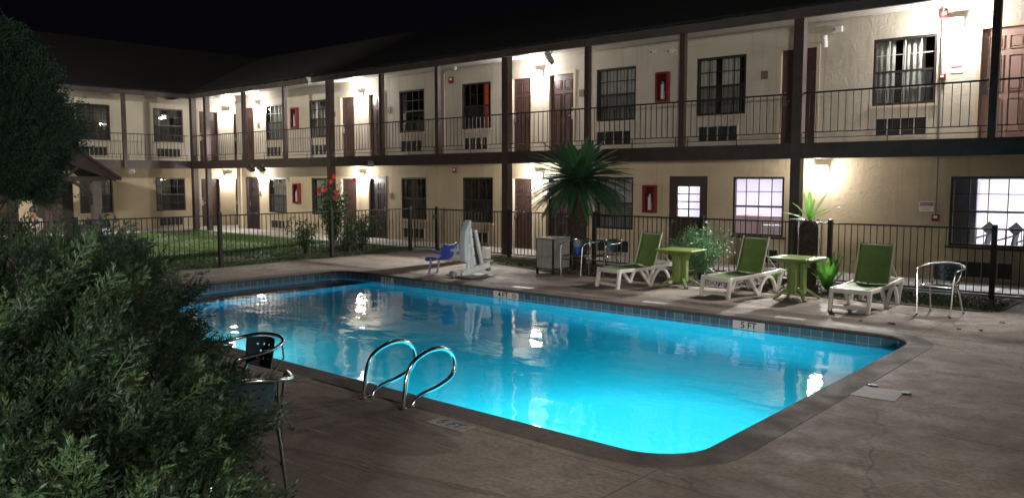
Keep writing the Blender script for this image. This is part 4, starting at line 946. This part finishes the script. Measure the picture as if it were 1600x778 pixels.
# ------------------------------------------------------------------ vegetation
def merge(base_v, base_f, mats4):
    """stamp a small mesh at many 4x4 transforms"""
    N = len(mats4); Mx = np.asarray(mats4, np.float32); bv = np.hstack([base_v, np.ones((len(base_v), 1))]).astype(np.float32)
    V = np.einsum('nij,vj->nvi', Mx[:, :3, :], bv).reshape(-1, 3)
    F = (base_f[None] + (np.arange(N) * len(base_v))[:, None, None]).reshape(-1, base_f.shape[1]); return V, F
def diamonds(P, D, W, N_):
    """leaf-like quads: base point P, direction*length D, half-width vectors W"""
    V = np.stack([P, P + D * .45 + W, P + D, P + D * .45 - W], 1); return V.reshape(-1, 3)
def unit(v): return v / np.maximum(np.linalg.norm(v, axis=-1, keepdims=True), 1e-9)
def juniper_spray(L=.30, nb=19, sub=11, w_=.0026):
    P, D, W = [], [], []
    for i in range(nb):
        t_ = (i + .4) / nb; base = np.array([0, t_ * L, .03 * math.sin(t_ * 2)]); side = 1 if i % 2 else -1
        ll = L * (.42 * (1 - t_ * .75)) * rng.uniform(.8, 1.2); ang = rng.uniform(.5, .85)
        d = np.array([side * math.sin(ang), math.cos(ang), rng.uniform(-.35, .35)]); d = d / np.linalg.norm(d)
        for j in range(sub):
            u = (j + .3) / sub; b0 = base + d * ll * u; s2 = 1 if j % 2 else -1
            d2 = d * .8 + np.cross(d, [0, 0, 1]) * s2 * .55 + np.array([0, .2, rng.uniform(-.35, .35)]); d2 /= np.linalg.norm(d2)
            l2 = rng.uniform(.013, .025) * (1.2 - .4 * u)
            wv = np.cross(d2, rng.normal(size=3)); wv /= np.linalg.norm(wv)
            P.append(b0); D.append(d2 * l2); W.append(wv * w_ * rng.uniform(.7, 1.2))
        P.append(base); D.append(d * ll); W.append(np.cross(d, [0, 0, 1]) * .0022)
    P.append(np.zeros(3)); D.append(np.array([0, L, .04])); W.append(np.array([.003, 0, 0]))
    V = diamonds(np.array(P), np.array(D), np.array(W), len(P)); F = np.arange(len(V)).reshape(-1, 4); return V, F
def frames(pos, dirs, scale, roll=None):
    """4x4s whose y axis is dirs"""
    n_ = len(pos); y = unit(dirs); r_ = rng.normal(size=(n_, 3)) if roll is None else roll; x = unit(np.cross(y, r_)); z = np.cross(x, y)
    Mx = np.zeros((n_, 4, 4), np.float32); s = np.asarray(scale).reshape(-1, 1)
    Mx[:, :3, 0] = x * s; Mx[:, :3, 1] = y * s; Mx[:, :3, 2] = z * s; Mx[:, :3, 3] = pos; Mx[:, 3, 3] = 1; return Mx
def cp(d, u, v=None, z=None):
    """a ground position at depth d metres ahead of the viewpoint, u metres to its right"""
    p = FWD * d + RIGHT * u; return np.array([p.x, p.y, 0.])
# foreground juniper: mounds (centre, radii)
def mound(d, u, z, r, rz):
    p = cp(d, u); return ((float(p[0]), float(p[1]), z), (r, r, rz))
MOUNDS = [mound(3.6, -2.12, .38, .62, .72), mound(4.3, -2.38, .32, .56, .66), mound(2.8, -1.85, .2, .66, .66), mound(3.1, -2.6, .35, .8, .8),
          mound(4.4, -3.1, .4, .8, .85), mound(5.6, -3.02, .42, .74, .74), mound(5.7, -4.1, .42, .9, .76), mound(6.9, -3.75, .4, .75, .78), mound(7.0, -4.9, .42, 1.0, .76),
          mound(8.2, -4.42, .35, .80, .78), mound(9.3, -6.15, .42, 1.0, .74), mound(8.2, -5.9, .4, 1.0, .75), mound(9.6, -7.4, .45, 1.2, .8)]
jun = tag(empty('juniper_shrub', (-6, 2.2, 0)), 'large sprawling green juniper shrub spilling over the near deck', 'shrub')
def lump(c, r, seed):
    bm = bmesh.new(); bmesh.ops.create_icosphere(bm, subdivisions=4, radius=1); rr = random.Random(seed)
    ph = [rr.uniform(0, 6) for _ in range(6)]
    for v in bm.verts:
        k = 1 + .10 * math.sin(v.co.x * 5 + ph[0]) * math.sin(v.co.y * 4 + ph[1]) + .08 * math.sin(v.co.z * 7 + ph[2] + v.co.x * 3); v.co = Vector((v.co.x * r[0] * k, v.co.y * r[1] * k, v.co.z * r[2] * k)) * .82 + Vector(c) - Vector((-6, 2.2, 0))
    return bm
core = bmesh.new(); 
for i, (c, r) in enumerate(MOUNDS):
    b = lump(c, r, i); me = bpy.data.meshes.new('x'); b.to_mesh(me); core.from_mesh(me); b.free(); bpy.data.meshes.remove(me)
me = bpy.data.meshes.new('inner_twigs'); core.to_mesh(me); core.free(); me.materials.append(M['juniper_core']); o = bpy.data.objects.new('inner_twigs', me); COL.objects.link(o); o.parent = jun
campos = np.array([0, 0, 2.05])
allM = []; tipM = []; deadM = []
for (c, r) in MOUNDS:
    c = np.array(c); r = np.array(r); dist = np.linalg.norm(c - campos); dens = 215 if dist < 5.2 else (150 if dist < 7.5 else 105)
    n_ = int(dens * 4 * PI * ((r[0] * r[1]) ** 1.6 / 3 + (r[0] * r[2]) ** 1.6 / 3 + (r[1] * r[2]) ** 1.6 / 3) ** (1 / 1.6) * .75)
    d = unit(rng.normal(size=(n_, 3))); d[:, 2] = np.abs(d[:, 2]) * 1 - .25; d = unit(d)
    # clumpy: pull sprays toward plume centres
    cen = unit(rng.normal(size=(22, 3)) + [0, 0, .4]); idx = np.argmax(d @ cen.T, 1); near = np.max(d @ cen.T, 1)
    dd = unit(d * .8 + cen[idx] * .3)
    k = rng.uniform(.74, .98, n_) + .36 * np.clip((near - .9) * 10, -1, 1) * rng.uniform(.2, 1, n_)
    pos = c + dd * r * k[:, None]
    nd = unit(dd / r); outd = unit(nd * .75 + np.array([0.45, .30, .42]) + rng.normal(size=(n_, 3)) * .28 + cen[idx] * .55)
    keep = pos[:, 2] > .02
    # keep what lies outside the other mounds
    for (c2, r2) in MOUNDS:
        if np.allclose(c2, c): continue
        keep &= (((pos - np.array(c2)) / (np.array(r2) * .86)) ** 2).sum(1) > 1
    keep &= pos[:, 1] < 4.75
    pos, outd = pos[keep], outd[keep]; sc_ = rng.uniform(.55, 1.5, len(pos)) * (1.0 if dist < 5.5 else 1.25)
    fr = frames(pos - np.array([-6, 2.2, 0]), outd, sc_); sel = rng.random(len(pos))
    allM.append(fr[sel < .74]); tipM.append(fr[(sel >= .74) & (sel < .985)]); deadM.append(fr[sel >= .985])
bases = [juniper_spray() for _ in range(4)]
def stamp(name, Ms, m, parent):
    Ms = np.concatenate(Ms); Vs, Fs, off = [], [], 0
    for i, (bv, bf) in enumerate(bases):
        V_, F_ = merge(bv, bf, Ms[i::len(bases)]); Vs.append(V_); Fs.append(F_ + off); off += len(V_)
    return fast_mesh(name, np.concatenate(Vs), np.concatenate(Fs), m, parent)
stamp('foliage', allM, M['juniper'], jun); stamp('foliage', tipM, M['juniper_tip'], jun); stamp('dry_foliage', deadM, M['juniper_dead'], jun)

# tall dark conifer behind it
tc_ = cp(13.2, -8.5)
con = tag(empty('conifer_tree', tc_), 'tall dark bushy conifer at the edge of the lawn left of the arbor', 'tree')
MB().tube([(0, 0, 0), (.05, 0, 1.2), (0, .05, 3.0), (0, 0, 4.2)], [.14, .12, .07, .02], 10).build('trunk', M['bark'], con, True)
n_ = 15000; z = rng.uniform(1.72, 4.4, n_); 
rad = np.interp(z, [1.6, 1.9, 2.5, 3.2, 3.9, 4.2, 4.45], [.6, .85, .95, .9, .68, .4, .05])
th = rng.uniform(0, 2 * PI, n_); rr_ = rad * (1 + .2 * np.sin(3 * th + z * 3.6) + .14 * np.sin(7 * th - z * 6) + .08 * np.sin(13 * th + z * 11)) * rng.uniform(.55, 1.05, n_) ** .6
pos = np.stack([rr_ * np.cos(th), rr_ * np.sin(th), z + .1 * np.sin(th * 5)], 1); outd = unit(np.stack([np.cos(th), np.sin(th), rng.uniform(-.1, 1.0, n_)], 1) + rng.normal(size=(n_, 3)) * .3)
bigb = [juniper_spray(.30, 8, 4, .008) for _ in range(3)]; sv = bases; bases = bigb
stamp('crown', [frames(pos, outd, rng.uniform(.8, 1.4, n_))], M['conifer'], con); bases = sv
mb = MB()
for k in range(26):
    a = k * 2.4; z_ = 1.5 + k * .1; L_ = float(np.interp(z_, [1.2, 2.6, 4.4], [.9, 1.0, .15])); mb.tube([(0, 0, z_), (L_ * .5 * math.cos(a), L_ * .5 * math.sin(a), z_ + .08), (L_ * .9 * math.cos(a), L_ * .9 * math.sin(a), z_ + .25)], [.03, .02, .006], 5)
mb.build('limbs', M['bark'], con)
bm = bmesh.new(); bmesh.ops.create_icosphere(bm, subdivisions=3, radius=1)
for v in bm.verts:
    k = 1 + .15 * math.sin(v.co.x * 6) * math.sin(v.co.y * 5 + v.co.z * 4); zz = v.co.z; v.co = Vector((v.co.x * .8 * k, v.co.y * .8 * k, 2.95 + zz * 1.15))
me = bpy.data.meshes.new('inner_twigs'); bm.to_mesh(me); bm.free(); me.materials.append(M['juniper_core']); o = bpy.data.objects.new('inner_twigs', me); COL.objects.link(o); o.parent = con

# cycads
def frond_mesh(L=1.2, droop=.6, lift=.9, nl=40, ll=.16, wl=.006, seed=0, vee=.35):
    r_ = np.random.default_rng(seed); P, D, W = [], [], []; pts = []
    for i in range(nl + 1):
        t_ = i / nl; pts.append(np.array([0, L * (t_ * math.cos(lift) + .25 * droop * t_ ** 2 * math.sin(lift)), L * (t_ * math.sin(lift) - droop * t_ ** 2.1 * .62)]))
    for i in range(3, nl + 1):
        t_ = i / nl; tan = unit(pts[min(nl, i)] - pts[i - 1]); up = np.cross([1, 0, 0], tan); lt = ll * math.sin(PI * min(1, t_ * .85 + .12)) ** .7
        for s in (-1, 1):
            d = unit(np.array([s * 1., 0, 0]) + tan * (.45 + .5 * t_) + up * vee + r_.normal(size=3) * .06); P.append(pts[i]); D.append(d * lt); W.append(unit(np.cross(d, up)) * wl)
    V = diamonds(np.array(P), np.array(D), np.array(W), len(P)); F = np.arange(len(V)).reshape(-1, 4)
    # rachis
    k = len(V); rv = []; 
    for i in range(nl + 1): rv += [pts[i] + [-.008 * (1 - .7 * i / nl), 0, 0], pts[i] + [.008 * (1 - .7 * i / nl), 0, .003]]
    rf = [(k + 2 * i, k + 2 * i + 1, k + 2 * i + 3, k + 2 * i + 2) for i in range(nl)]
    return np.concatenate([V, np.array(rv)]), np.concatenate([F, np.array(rf)])
def crown(name, specs, base, m, parent, wl=.015, dn=52):
    Vs, Fs, off = [], [], 0
    for k, (az, L, lift, droop, ll) in enumerate(specs):
        V, F = frond_mesh(L, droop, lift, int(dn * max(.8, L)), ll, wl, k); c, s = math.cos(az), math.sin(az)
        Rm = np.array([[c, -s, 0], [s, c, 0], [0, 0, 1]]); V = V @ Rm.T + np.array(base); Vs.append(V); Fs.append(F + off); off += len(V)
    return fast_mesh(name, np.concatenate(Vs), np.concatenate(Fs), m, parent)
def scale_trunk(parent, r0, r1, h, seed):
    rr = random.Random(seed); mb = MB(); mb.lathe([(r0 * .9, 0), (r0, h * .15), (r0 * 1.02, h * .5), (r1, h * .9), (r1 * .6, h)], 18); mb.build('trunk', M['sago_trunk'], parent)
    n_ = int(h * 620); k = 0; vs = []; fs = []
    for i in range(n_):
        a = i * 2.39996; z = h * (i + .5) / n_; r = r0 + (r1 - r0) * max(0, (z / h - .5)) ; r *= .97
        o_ = Vector((math.cos(a), math.sin(a), 0)); tt = Vector((-math.sin(a), math.cos(a), 0)); p = o_ * r + Vector((0, 0, z)); w2 = .022; L = rr.uniform(.03, .055)
        b0 = len(vs); vs += [tuple(p - tt * w2), tuple(p + tt * w2), tuple(p + o_ * L + Vector((0, 0, .035)) + tt * .008), tuple(p + o_ * L + Vector((0, 0, .035)) - tt * .008), tuple(p + Vector((0, 0, .03)) - tt * w2 * .6), tuple(p + Vector((0, 0, .03)) + tt * w2 * .6)]
        fs += [(b0, b0 + 1, b0 + 2, b0 + 3), (b0 + 3, b0 + 2, b0 + 5, b0 + 4)]
    mb = MB(); mb.add(vs, fs); mb.build('leaf_bases', M['sago_trunk'], parent)
sg = tag(empty('sago_palm', (-11.22, 15.15, 0)), 'tall dark green sago palm with full crown and thick trunk beside the fence', 'palm', 'sago palms in the bed')
scale_trunk(sg, .2, .22, 2.08, 3)
sp = []
for k in range(150):
    lv = k / 150; az = k * 2.39996 + random.uniform(-.15, .15); lift = 1.3 - 1.75 * lv ** .7 + random.uniform(-.12, .12)
    sp.append((az, random.uniform(1.15, 1.42) * (1.0 if lv > .12 else .85), lift, .12 + .38 * (1 - abs(lift) / 1.5), .125))
crown('crown', sp, (0, 0, 2.02), M['sago'], sg)
ss = tag(empty('sago_palm', (-5.78, 15.05, 0)), 'short stout sago palm with only a few bright fronds behind the second table', 'palm', 'sago palms in the bed')
scale_trunk(ss, .165, .17, 1.28, 5)
sp = [(R(150), .62, 1.32, .1, .085), (R(200), .66, 1.2, .15, .08), (R(120), .5, 1.0, .25, .08), (R(-35), .68, .98, .05, .075), (R(-50), .82, .5, .12, .06), (R(95), .55, .45, .25, .085), (R(-20), .45, 1.3, .1, .07), (R(-110), .5, .7, .25, .08), (R(20), .5, .6, .3, .07), (R(75), .5, .2, .3, .07)]
crown('crown', sp, (0, 0, 1.26), M['sago_bright'], ss, .0055, 60)
yc_ = tag(empty('young_cycad', (-5.45, 14.75, 0)), 'clump of bright green upright young cycad fronds at the foot of the short sago', 'plant')
sp = [(k * 2.4, random.uniform(.5, .95), random.uniform(.75, 1.4), .2, .07) for k in range(34)]
crown('fronds', sp, (.15, .05, 0), M['sago_bright'], yc_, .0065, 48)
yc2 = tag(empty('young_cycad', (-6.35, 14.75, 0)), 'small bright green cycad tuft left of the short sago behind the table', 'plant')
crown('fronds', [(k * 2.4, random.uniform(.35, .6), random.uniform(.7, 1.3), .2, .06) for k in range(14)], (0, 0, 0), M['sago_bright'], yc2, .006, 44)

# leafy shrubs
def leafy(name, loc, lab, cat, nstem, h, spread, leaf_m, nleaf, ll, lw, seed, droop=.25, up=1.0, vmin=.25, flowers=None, lean=(0, 0)):
    r_ = np.random.default_rng(seed); t = tag(empty(name, loc), lab, cat); mb = MB(); P, D, W = [], [], []
    for s in range(nstem):
        az = r_.uniform(0, 2 * PI); hh = h * r_.uniform(.6, 1.0); sp_ = spread * r_.uniform(.2, 1.0) 
        end = np.array([math.cos(az) * sp_ + lean[0] * hh, math.sin(az) * sp_ + lean[1] * hh, hh]); k = 7; pts = []
        for i in range(k + 1):
            t_ = i / k; pts.append(np.array([end[0] * t_ ** 1.2, end[1] * t_ ** 1.2, end[2] * (t_ * (1 + droop) - droop * t_ ** 2.5)]) + r_.normal(size=3) * .012 * i)
        mb.tube(pts, [.009 * (1 - .7 * i / k) for i in range(k + 1)], 5)
        # twigs with leaves
        for j in range(nleaf):
            t_ = vmin + (1 - vmin) * r_.random() ** .8; i = min(k - 1, int(t_ * k)); f = t_ * k - i; p = pts[i] * (1 - f) + pts[i + 1] * f
            off = unit(r_.normal(size=3) + [0, 0, .2]) * r_.uniform(.02, .2) * (h / 1.5); p = p + off
            if p[2] < .02: continue
            d = unit(off + r_.normal(size=3) * .5 * np.linalg.norm(off) + [0, 0, -.02]); P.append(p); D.append(d * ll * r_.uniform(.6, 1.2)); W.append(unit(np.cross(d, r_.normal(size=3))) * lw * r_.uniform(.7, 1.2))
    mb.build('stems', M['bark'], t); V = diamonds(np.array(P), np.array(D), np.array(W), 0); fast_mesh('foliage', V, np.arange(len(V)).reshape(-1, 4), leaf_m, t)
    return t
hb = leafy('hibiscus_shrub', (-19.0, 13.95, 0), 'tall hibiscus shrub with red flowers behind the fence post', 'shrub', 17, 1.9, .42, M['hibiscus'], 120, .085, .024, 11, vmin=.3)
fl = [(-.05, .02, 2.12), (-.02, -.1, 1.98), (.1, .62, 2.02), (-.1, -.45, 1.72), (.1, -.02, 1.68), (0.1, -.05, 1.5), (.0, -.32, 1.78)]
for k, (a_, b_, c_) in enumerate(fl):
    mb = MB()
    for j in range(5):
        an = j * 2 * PI / 5 + k; d = Vector((.45, math.cos(an), math.sin(an))).normalized(); s_2 = Vector((0, -math.sin(an), math.cos(an))); p = Vector((a_ + .1, b_, c_)); mb.add([p, p + d * .055 + s_2 * .042, p + d * .09, p + d * .055 - s_2 * .042], [(0, 1, 2, 3)])
    mb.build('flower', M['petal'], hb)
for p_, lab, h_, sp_, n_ in (((-18.6, 12.75, 0), 'low leafy shrub behind the fence left of the flowering hibiscus', .95, .75, 12), ((-18.9, 14.9, 0), 'low bushy green shrub right of the flowering hibiscus', 1.0, .7, 20), ((-18.3, 13.9, 0), 'dense low green growth at the foot of the flowering hibiscus', .8, .6, 16)):
    leafy('leafy_shrub', p_, lab, 'shrub', n_, h_, sp_, M['hibiscus'], 75, .07, .022, int(h_ * 50) + n_)
leafy('feathery_shrub', (-7.95, 14.95, 0), 'feathery pale green shrub between the first table and second lounger', 'shrub', 44, 1.0, .78, M['nandina'], 190, .06, .010, 5, droop=.45, vmin=.15)

# lawn grass and bed weeds
def blades(name, n_, xr, yr, h, seed, dens=None, w_=.006, m=None):
    r_ = np.random.default_rng(seed); x = r_.uniform(*xr, n_); y = r_.uniform(*yr, n_)
    if dens is not None: k = dens(x, y, r_.random(n_)); x, y = x[k], y[k]
    n_ = len(x); hh = h * r_.uniform(.4, 1.2, n_); a = r_.uniform(0, 2 * PI, n_)
    P = np.stack([x, y, np.zeros(n_)], 1); tip = P + np.stack([r_.normal(size=n_) * hh * .5, r_.normal(size=n_) * hh * .5, hh], 1); wv = np.stack([np.cos(a), np.sin(a), a * 0], 1) * w_
    V = np.stack([P - wv, P + wv, tip], 1).reshape(-1, 3); return fast_mesh(name, V, np.arange(len(V)).reshape(-1, 3), m or M['grassblade'])
tag(blades('grass', 90000, (-31, -17.6), (5.5, 15.9), .06, 3, lambda x, y, u: u < .35 + .65 * (np.sin(x * 1.7 + np.sin(y * 2)) * np.sin(y * 1.3 + x) > -.3), w_=.01), 'short patchy green lawn beyond the fence', 'grass', None, 'stuff')
tag(blades('weeds', 9000, (-5.3, -2.48), (14.2, 15.6), .08, 4, lambda x, y, u: u < np.clip(.9 - np.abs(y - 14.55) * .9 + .2 * np.sin(x * 5), 0, 1), w_=.005), 'thin grass and weeds in the bed near the last lounger', 'grass', None, 'stuff')
tag(blades('weeds', 3500, (-14.1, -12.4), (14.7, 15.6), .07, 6, lambda x, y, u: (u < .8) & (y > 15.2 - (x + 14.1) * .55), w_=.006), 'thin weeds in the bed by the pool lift', 'grass', None, 'stuff')
tag(blades('weeds', 5000, (-17.75, -17.45), (4, 15.4), .07, 8, lambda x, y, u: u < .5 + .5 * np.sin(y * 2), w_=.006), 'thin weeds along the foot of the lawn fence', 'grass', None, 'stuff')
# mulch chips: uncountable
n_ = 9000; xs_ = rng.uniform(-13.9, -2.5, n_); ys_ = rng.uniform(14.0, 15.7, n_); k = ys_ > np.interp(xs_, [-14, -13.1, -11.3, -9, -2.5], [15.3, 14.5, 14.05, 13.98, 14.2]); xs_, ys_ = xs_[k], ys_[k]; n_ = len(xs_)
P = np.stack([xs_, ys_, rng.uniform(.012, .05, n_)], 1); D = unit(rng.normal(size=(n_, 3)) * [1, 1, .35]) * rng.uniform(.02, .07, (n_, 1)); W = unit(np.cross(D, rng.normal(size=(n_, 3)))) * rng.uniform(.006, .016, (n_, 1))
V = diamonds(P, D, W, n_); tag(fast_mesh('mulch', V, np.arange(len(V)).reshape(-1, 4), mat('mulch_chip', (.09, .06, .04), .9, c2=(.03, .02, .015), scale=6)), 'dark bark mulch and dead leaves covering the bed by the fence', 'mulch', None, 'stuff')
# fallen leaves
def fallen(x, y, s, lab, rz):
    t = empty('fallen_leaf', (x, y, .002), rz); tag(t, lab, 'leaf', 'dark fallen leaves on the deck')
    mb = MB(); n_ = 9; vs = [(0, -s, .004)]; 
    L = [(-s * .5 * math.sin(PI * i / 8), -s + 2 * s * i / 8, .004 + .012 * abs(math.sin(i))) for i in range(9)]; Rr = [(-p[0] * .9, p[1], .02 * (i % 2) + .004) for i, p in enumerate(L)]; C_ = [(0, p[1], .003) for p in L]
    vs = L + C_ + Rr; mb.add(vs, [(i, i + 1, 10 + i, 9 + i) for i in range(8)] + [(9 + i, 10 + i, 19 + i, 18 + i) for i in range(8)]); mb.build('blade', M['leafdry'], t)
for k, (x, y, s, lab) in enumerate(((-3.82, 12.04, .03, 'tiny dark leaf on the deck in front of the last lounger'), (-3.42, 12.1, .09, 'largest dark fallen leaf in front of the lone chair'), (-2.6, 12.25, .04, 'dark fallen leaf on deck, left of the pair by the bed corner'), (-2.35, 12.35, .045, 'dark fallen leaf on deck, right of the pair by the bed corner'), (-2.25, 13.2, .04, 'dark fallen leaf nearest the bed corner'), (-2.95, 13.28, .05, 'dark fallen leaf against the lone chair leg'), (-3.1, 3.2, .05, 'thin dark leaf on the near deck in front of the handrails'))):
    fallen(x, y, s, lab, random.uniform(0, 3))
t = tag(empty('paper_cup', (-2.56, 15.2, .04), R(50)), 'white paper cup lying in the bed near the fence post', 'cup')
mb = MB(); mb.lathe([(.03, -.06), (.042, .06)], 12); mb.v = [(v[2], v[0], v[1] + .03) for v in mb.v]; mb.build('cup', M['white'], t)

# ------------------------------------------------------------------ arbor, grill and the seated person on the lawn
t = tag(empty('timber_arbor', (-25.7, 9.4, 0)), 'small dark timber arbor with shingled gable roof on the lawn', 'arbor')
for x, y, m_ in ((0, .80, M['wood_grey']), (0, -.80, M['wood_dark']), (-2.2, .80, M['wood_dark']), (-2.2, -.80, M['wood_dark'])): MB().box(x - .12, x + .12, y - .12, y + .12, 0, 1.98).build('post', m_, t)
for x in (0, -2.2): MB().box(x - .07, x + .07, -1.1, 1.1, 1.981, 2.13).build('beam', M['wood_dark'], t)
for y in (-.8, .8): MB().box(-2.129, -.071, y - .06, y + .06, 1.981, 2.12).build('beam', M['wood_dark'], t)
for s_3, y0 in ((-1, .68), (1, -.68)):
    ap = smoothpts([(0, y0, 1.30), (0, y0 + s_3 * .1, 1.58), (0, y0 + s_3 * .28, 1.82), (0, y0 + s_3 * .55, 1.975)], 3); mb = MB()
    for i in range(len(ap) - 1): mb.bar(ap[i], ap[i + 1], .08, .09)
    mb.build('brace', M['wood_dark'], t)
mb = MB()
for dy, zz in ((-.34, 2.42), (0, 2.6), (.34, 2.42)): mb.bar((.0, 0, 2.13), (.0, dy, zz), .06, .08, up=(1, 0, 0))
mb.build('king_post', M['wood_dark'], t)
for s_3 in (-1, 1):
    mb = MB(); mb.prism([(s_3 * 1.38, 1.98), (s_3 * 1.42, 2.1), (0, 3.06), (0, 2.52)], 0, .02, .07); mb.build('barge_board', M['wood_dark'], t)
mb = MB()
for s_3 in (-1, 1): mb.prism([(s_3 * 1.46, 2.02), (s_3 * 1.46, 2.10), (0, 3.13), (0, 3.06)], 0, -2.6, .30)
mb.build('roof', M['arbor_roof'], t)
g = tag(empty('charcoal_grill', (-22.35, 8.75, 0), R(30)), 'dark hooded grill with side shelf in front of the arbor post', 'grill')
mb = MB(); mb.prism([(-.42, .45), (.4, .45), (.5, .6), (.42, .78), (.1, .86), (-.3, .86), (-.44, .7)], 1, -.25, .25); mb.build('hood', M['black'], g, bevel=.03)
MB().box(.5, .82, -.2, .2, .56, .59).build('shelf', M['black'], g); 
for x in (-.36, .36):
    for y in (-.2, .2): MB().box(x - .02, x + .02, y - .02, y + .02, 0, .46).build('leg', M['black'], g)
MB().tube([(-.2, -.3, .72), (.2, -.3, .72)], .015, 8).build('handle', M['black'], g)
bench = tag(empty('lawn_bench', (-24.1, 7.94, 0), R(30)), 'low timber bench on the lawn holding the seated person', 'bench')
MB().box(-.6, .6, -.18, .18, .40, .44).build('seat', M['wood_dark'], bench)
for x in (-.5, .5): MB().box(x - .04, x + .04, -.16, .16, 0, .40).build('leg', M['wood_dark'], bench)
# person: one skinned body
def person(loc, rz, lab):
    root = tag(empty('person', loc, rz), lab, 'person')
    J = [(0, 0, .52), (0, .0, .68), (0, .0, .86), (0, .0, .98), (0, -.02, 1.06), (0, -.03, 1.13), (0, -.035, 1.22)]
    Rr = [(.16, .12), (.15, .11), (.17, .11), (.13, .09), (.055, .055), (.075, .09), (.07, .085)]
    E = [(0, 1), (1, 2), (2, 3), (3, 4), (4, 5), (5, 6)]
    for s in (-1, 1):
        b = len(J); J += [(s * .18, 0, .95), (s * .23, -.02, .72), (s * .2, -.2, .58), (s * .14, -.32, .57)]; Rr += [(.055, .055), (.042, .042), (.033, .033), (.03, .02)]; E += [(3, b), (b, b + 1), (b + 1, b + 2), (b + 2, b + 3)]
        b = len(J); J += [(s * .1, -.05, .5), (s * .12, -.45, .5), (s * .12, -.47, .1), (s * .12, -.6, .04)]; Rr += [(.09, .085), (.065, .065), (.045, .045), (.04, .03)]; E += [(0, b), (b, b + 1), (b + 1, b + 2), (b + 2, b + 3)]
    me = bpy.data.meshes.new('body'); me.from_pydata(J, E, []); o = bpy.data.objects.new('body', me); COL.objects.link(o); o.parent = root
    md = o.modifiers.new('skin', 'SKIN'); 
    for i, v in enumerate(me.skin_vertices[0].data): v.radius = Rr[i]; v.use_root = (i == 0)
    sb = o.modifiers.new('sub', 'SUBSURF'); sb.levels = 2; sb.render_levels = 2
    me.materials.append(M['skin'])
    me2 = bpy.data.meshes.new('shirt'); idx = [0, 1, 2, 3, 7, 8, 15, 16]; J2 = [J[i] for i in idx]; me2.from_pydata(J2, [(0, 1), (1, 2), (2, 3), (3, 4), (4, 5), (3, 6), (6, 7)], []); o2 = bpy.data.objects.new('shirt', me2); COL.objects.link(o2); o2.parent = root
    o2.modifiers.new('skin', 'SKIN')
    for i, v in enumerate(me2.skin_vertices[0].data): v.radius = tuple(q * 1.3 for q in Rr[idx[i]]); v.use_root = (i == 0)
    sb = o2.modifiers.new('sub', 'SUBSURF'); sb.levels = 2; sb.render_levels = 2; me2.materials.append(M['shirt'])
    mb = MB(); mb.lathe([(.05, 1.13), (.095, 1.17), (.1, 1.24), (.075, 1.3), (.02, 1.33)], 14, (0, -.015)); mb.build('hair', M['hair'], root, True)
    mb = MB(); mb.lathe([(.115, .46), (.12, .52), (.1, .56)], 12, (0, -.02)); mb.build('trousers', M['jeans'], root, True)
person((-24.1, 7.94, 0), R(30), 'person with black hair and pale top seated beyond the juniper')
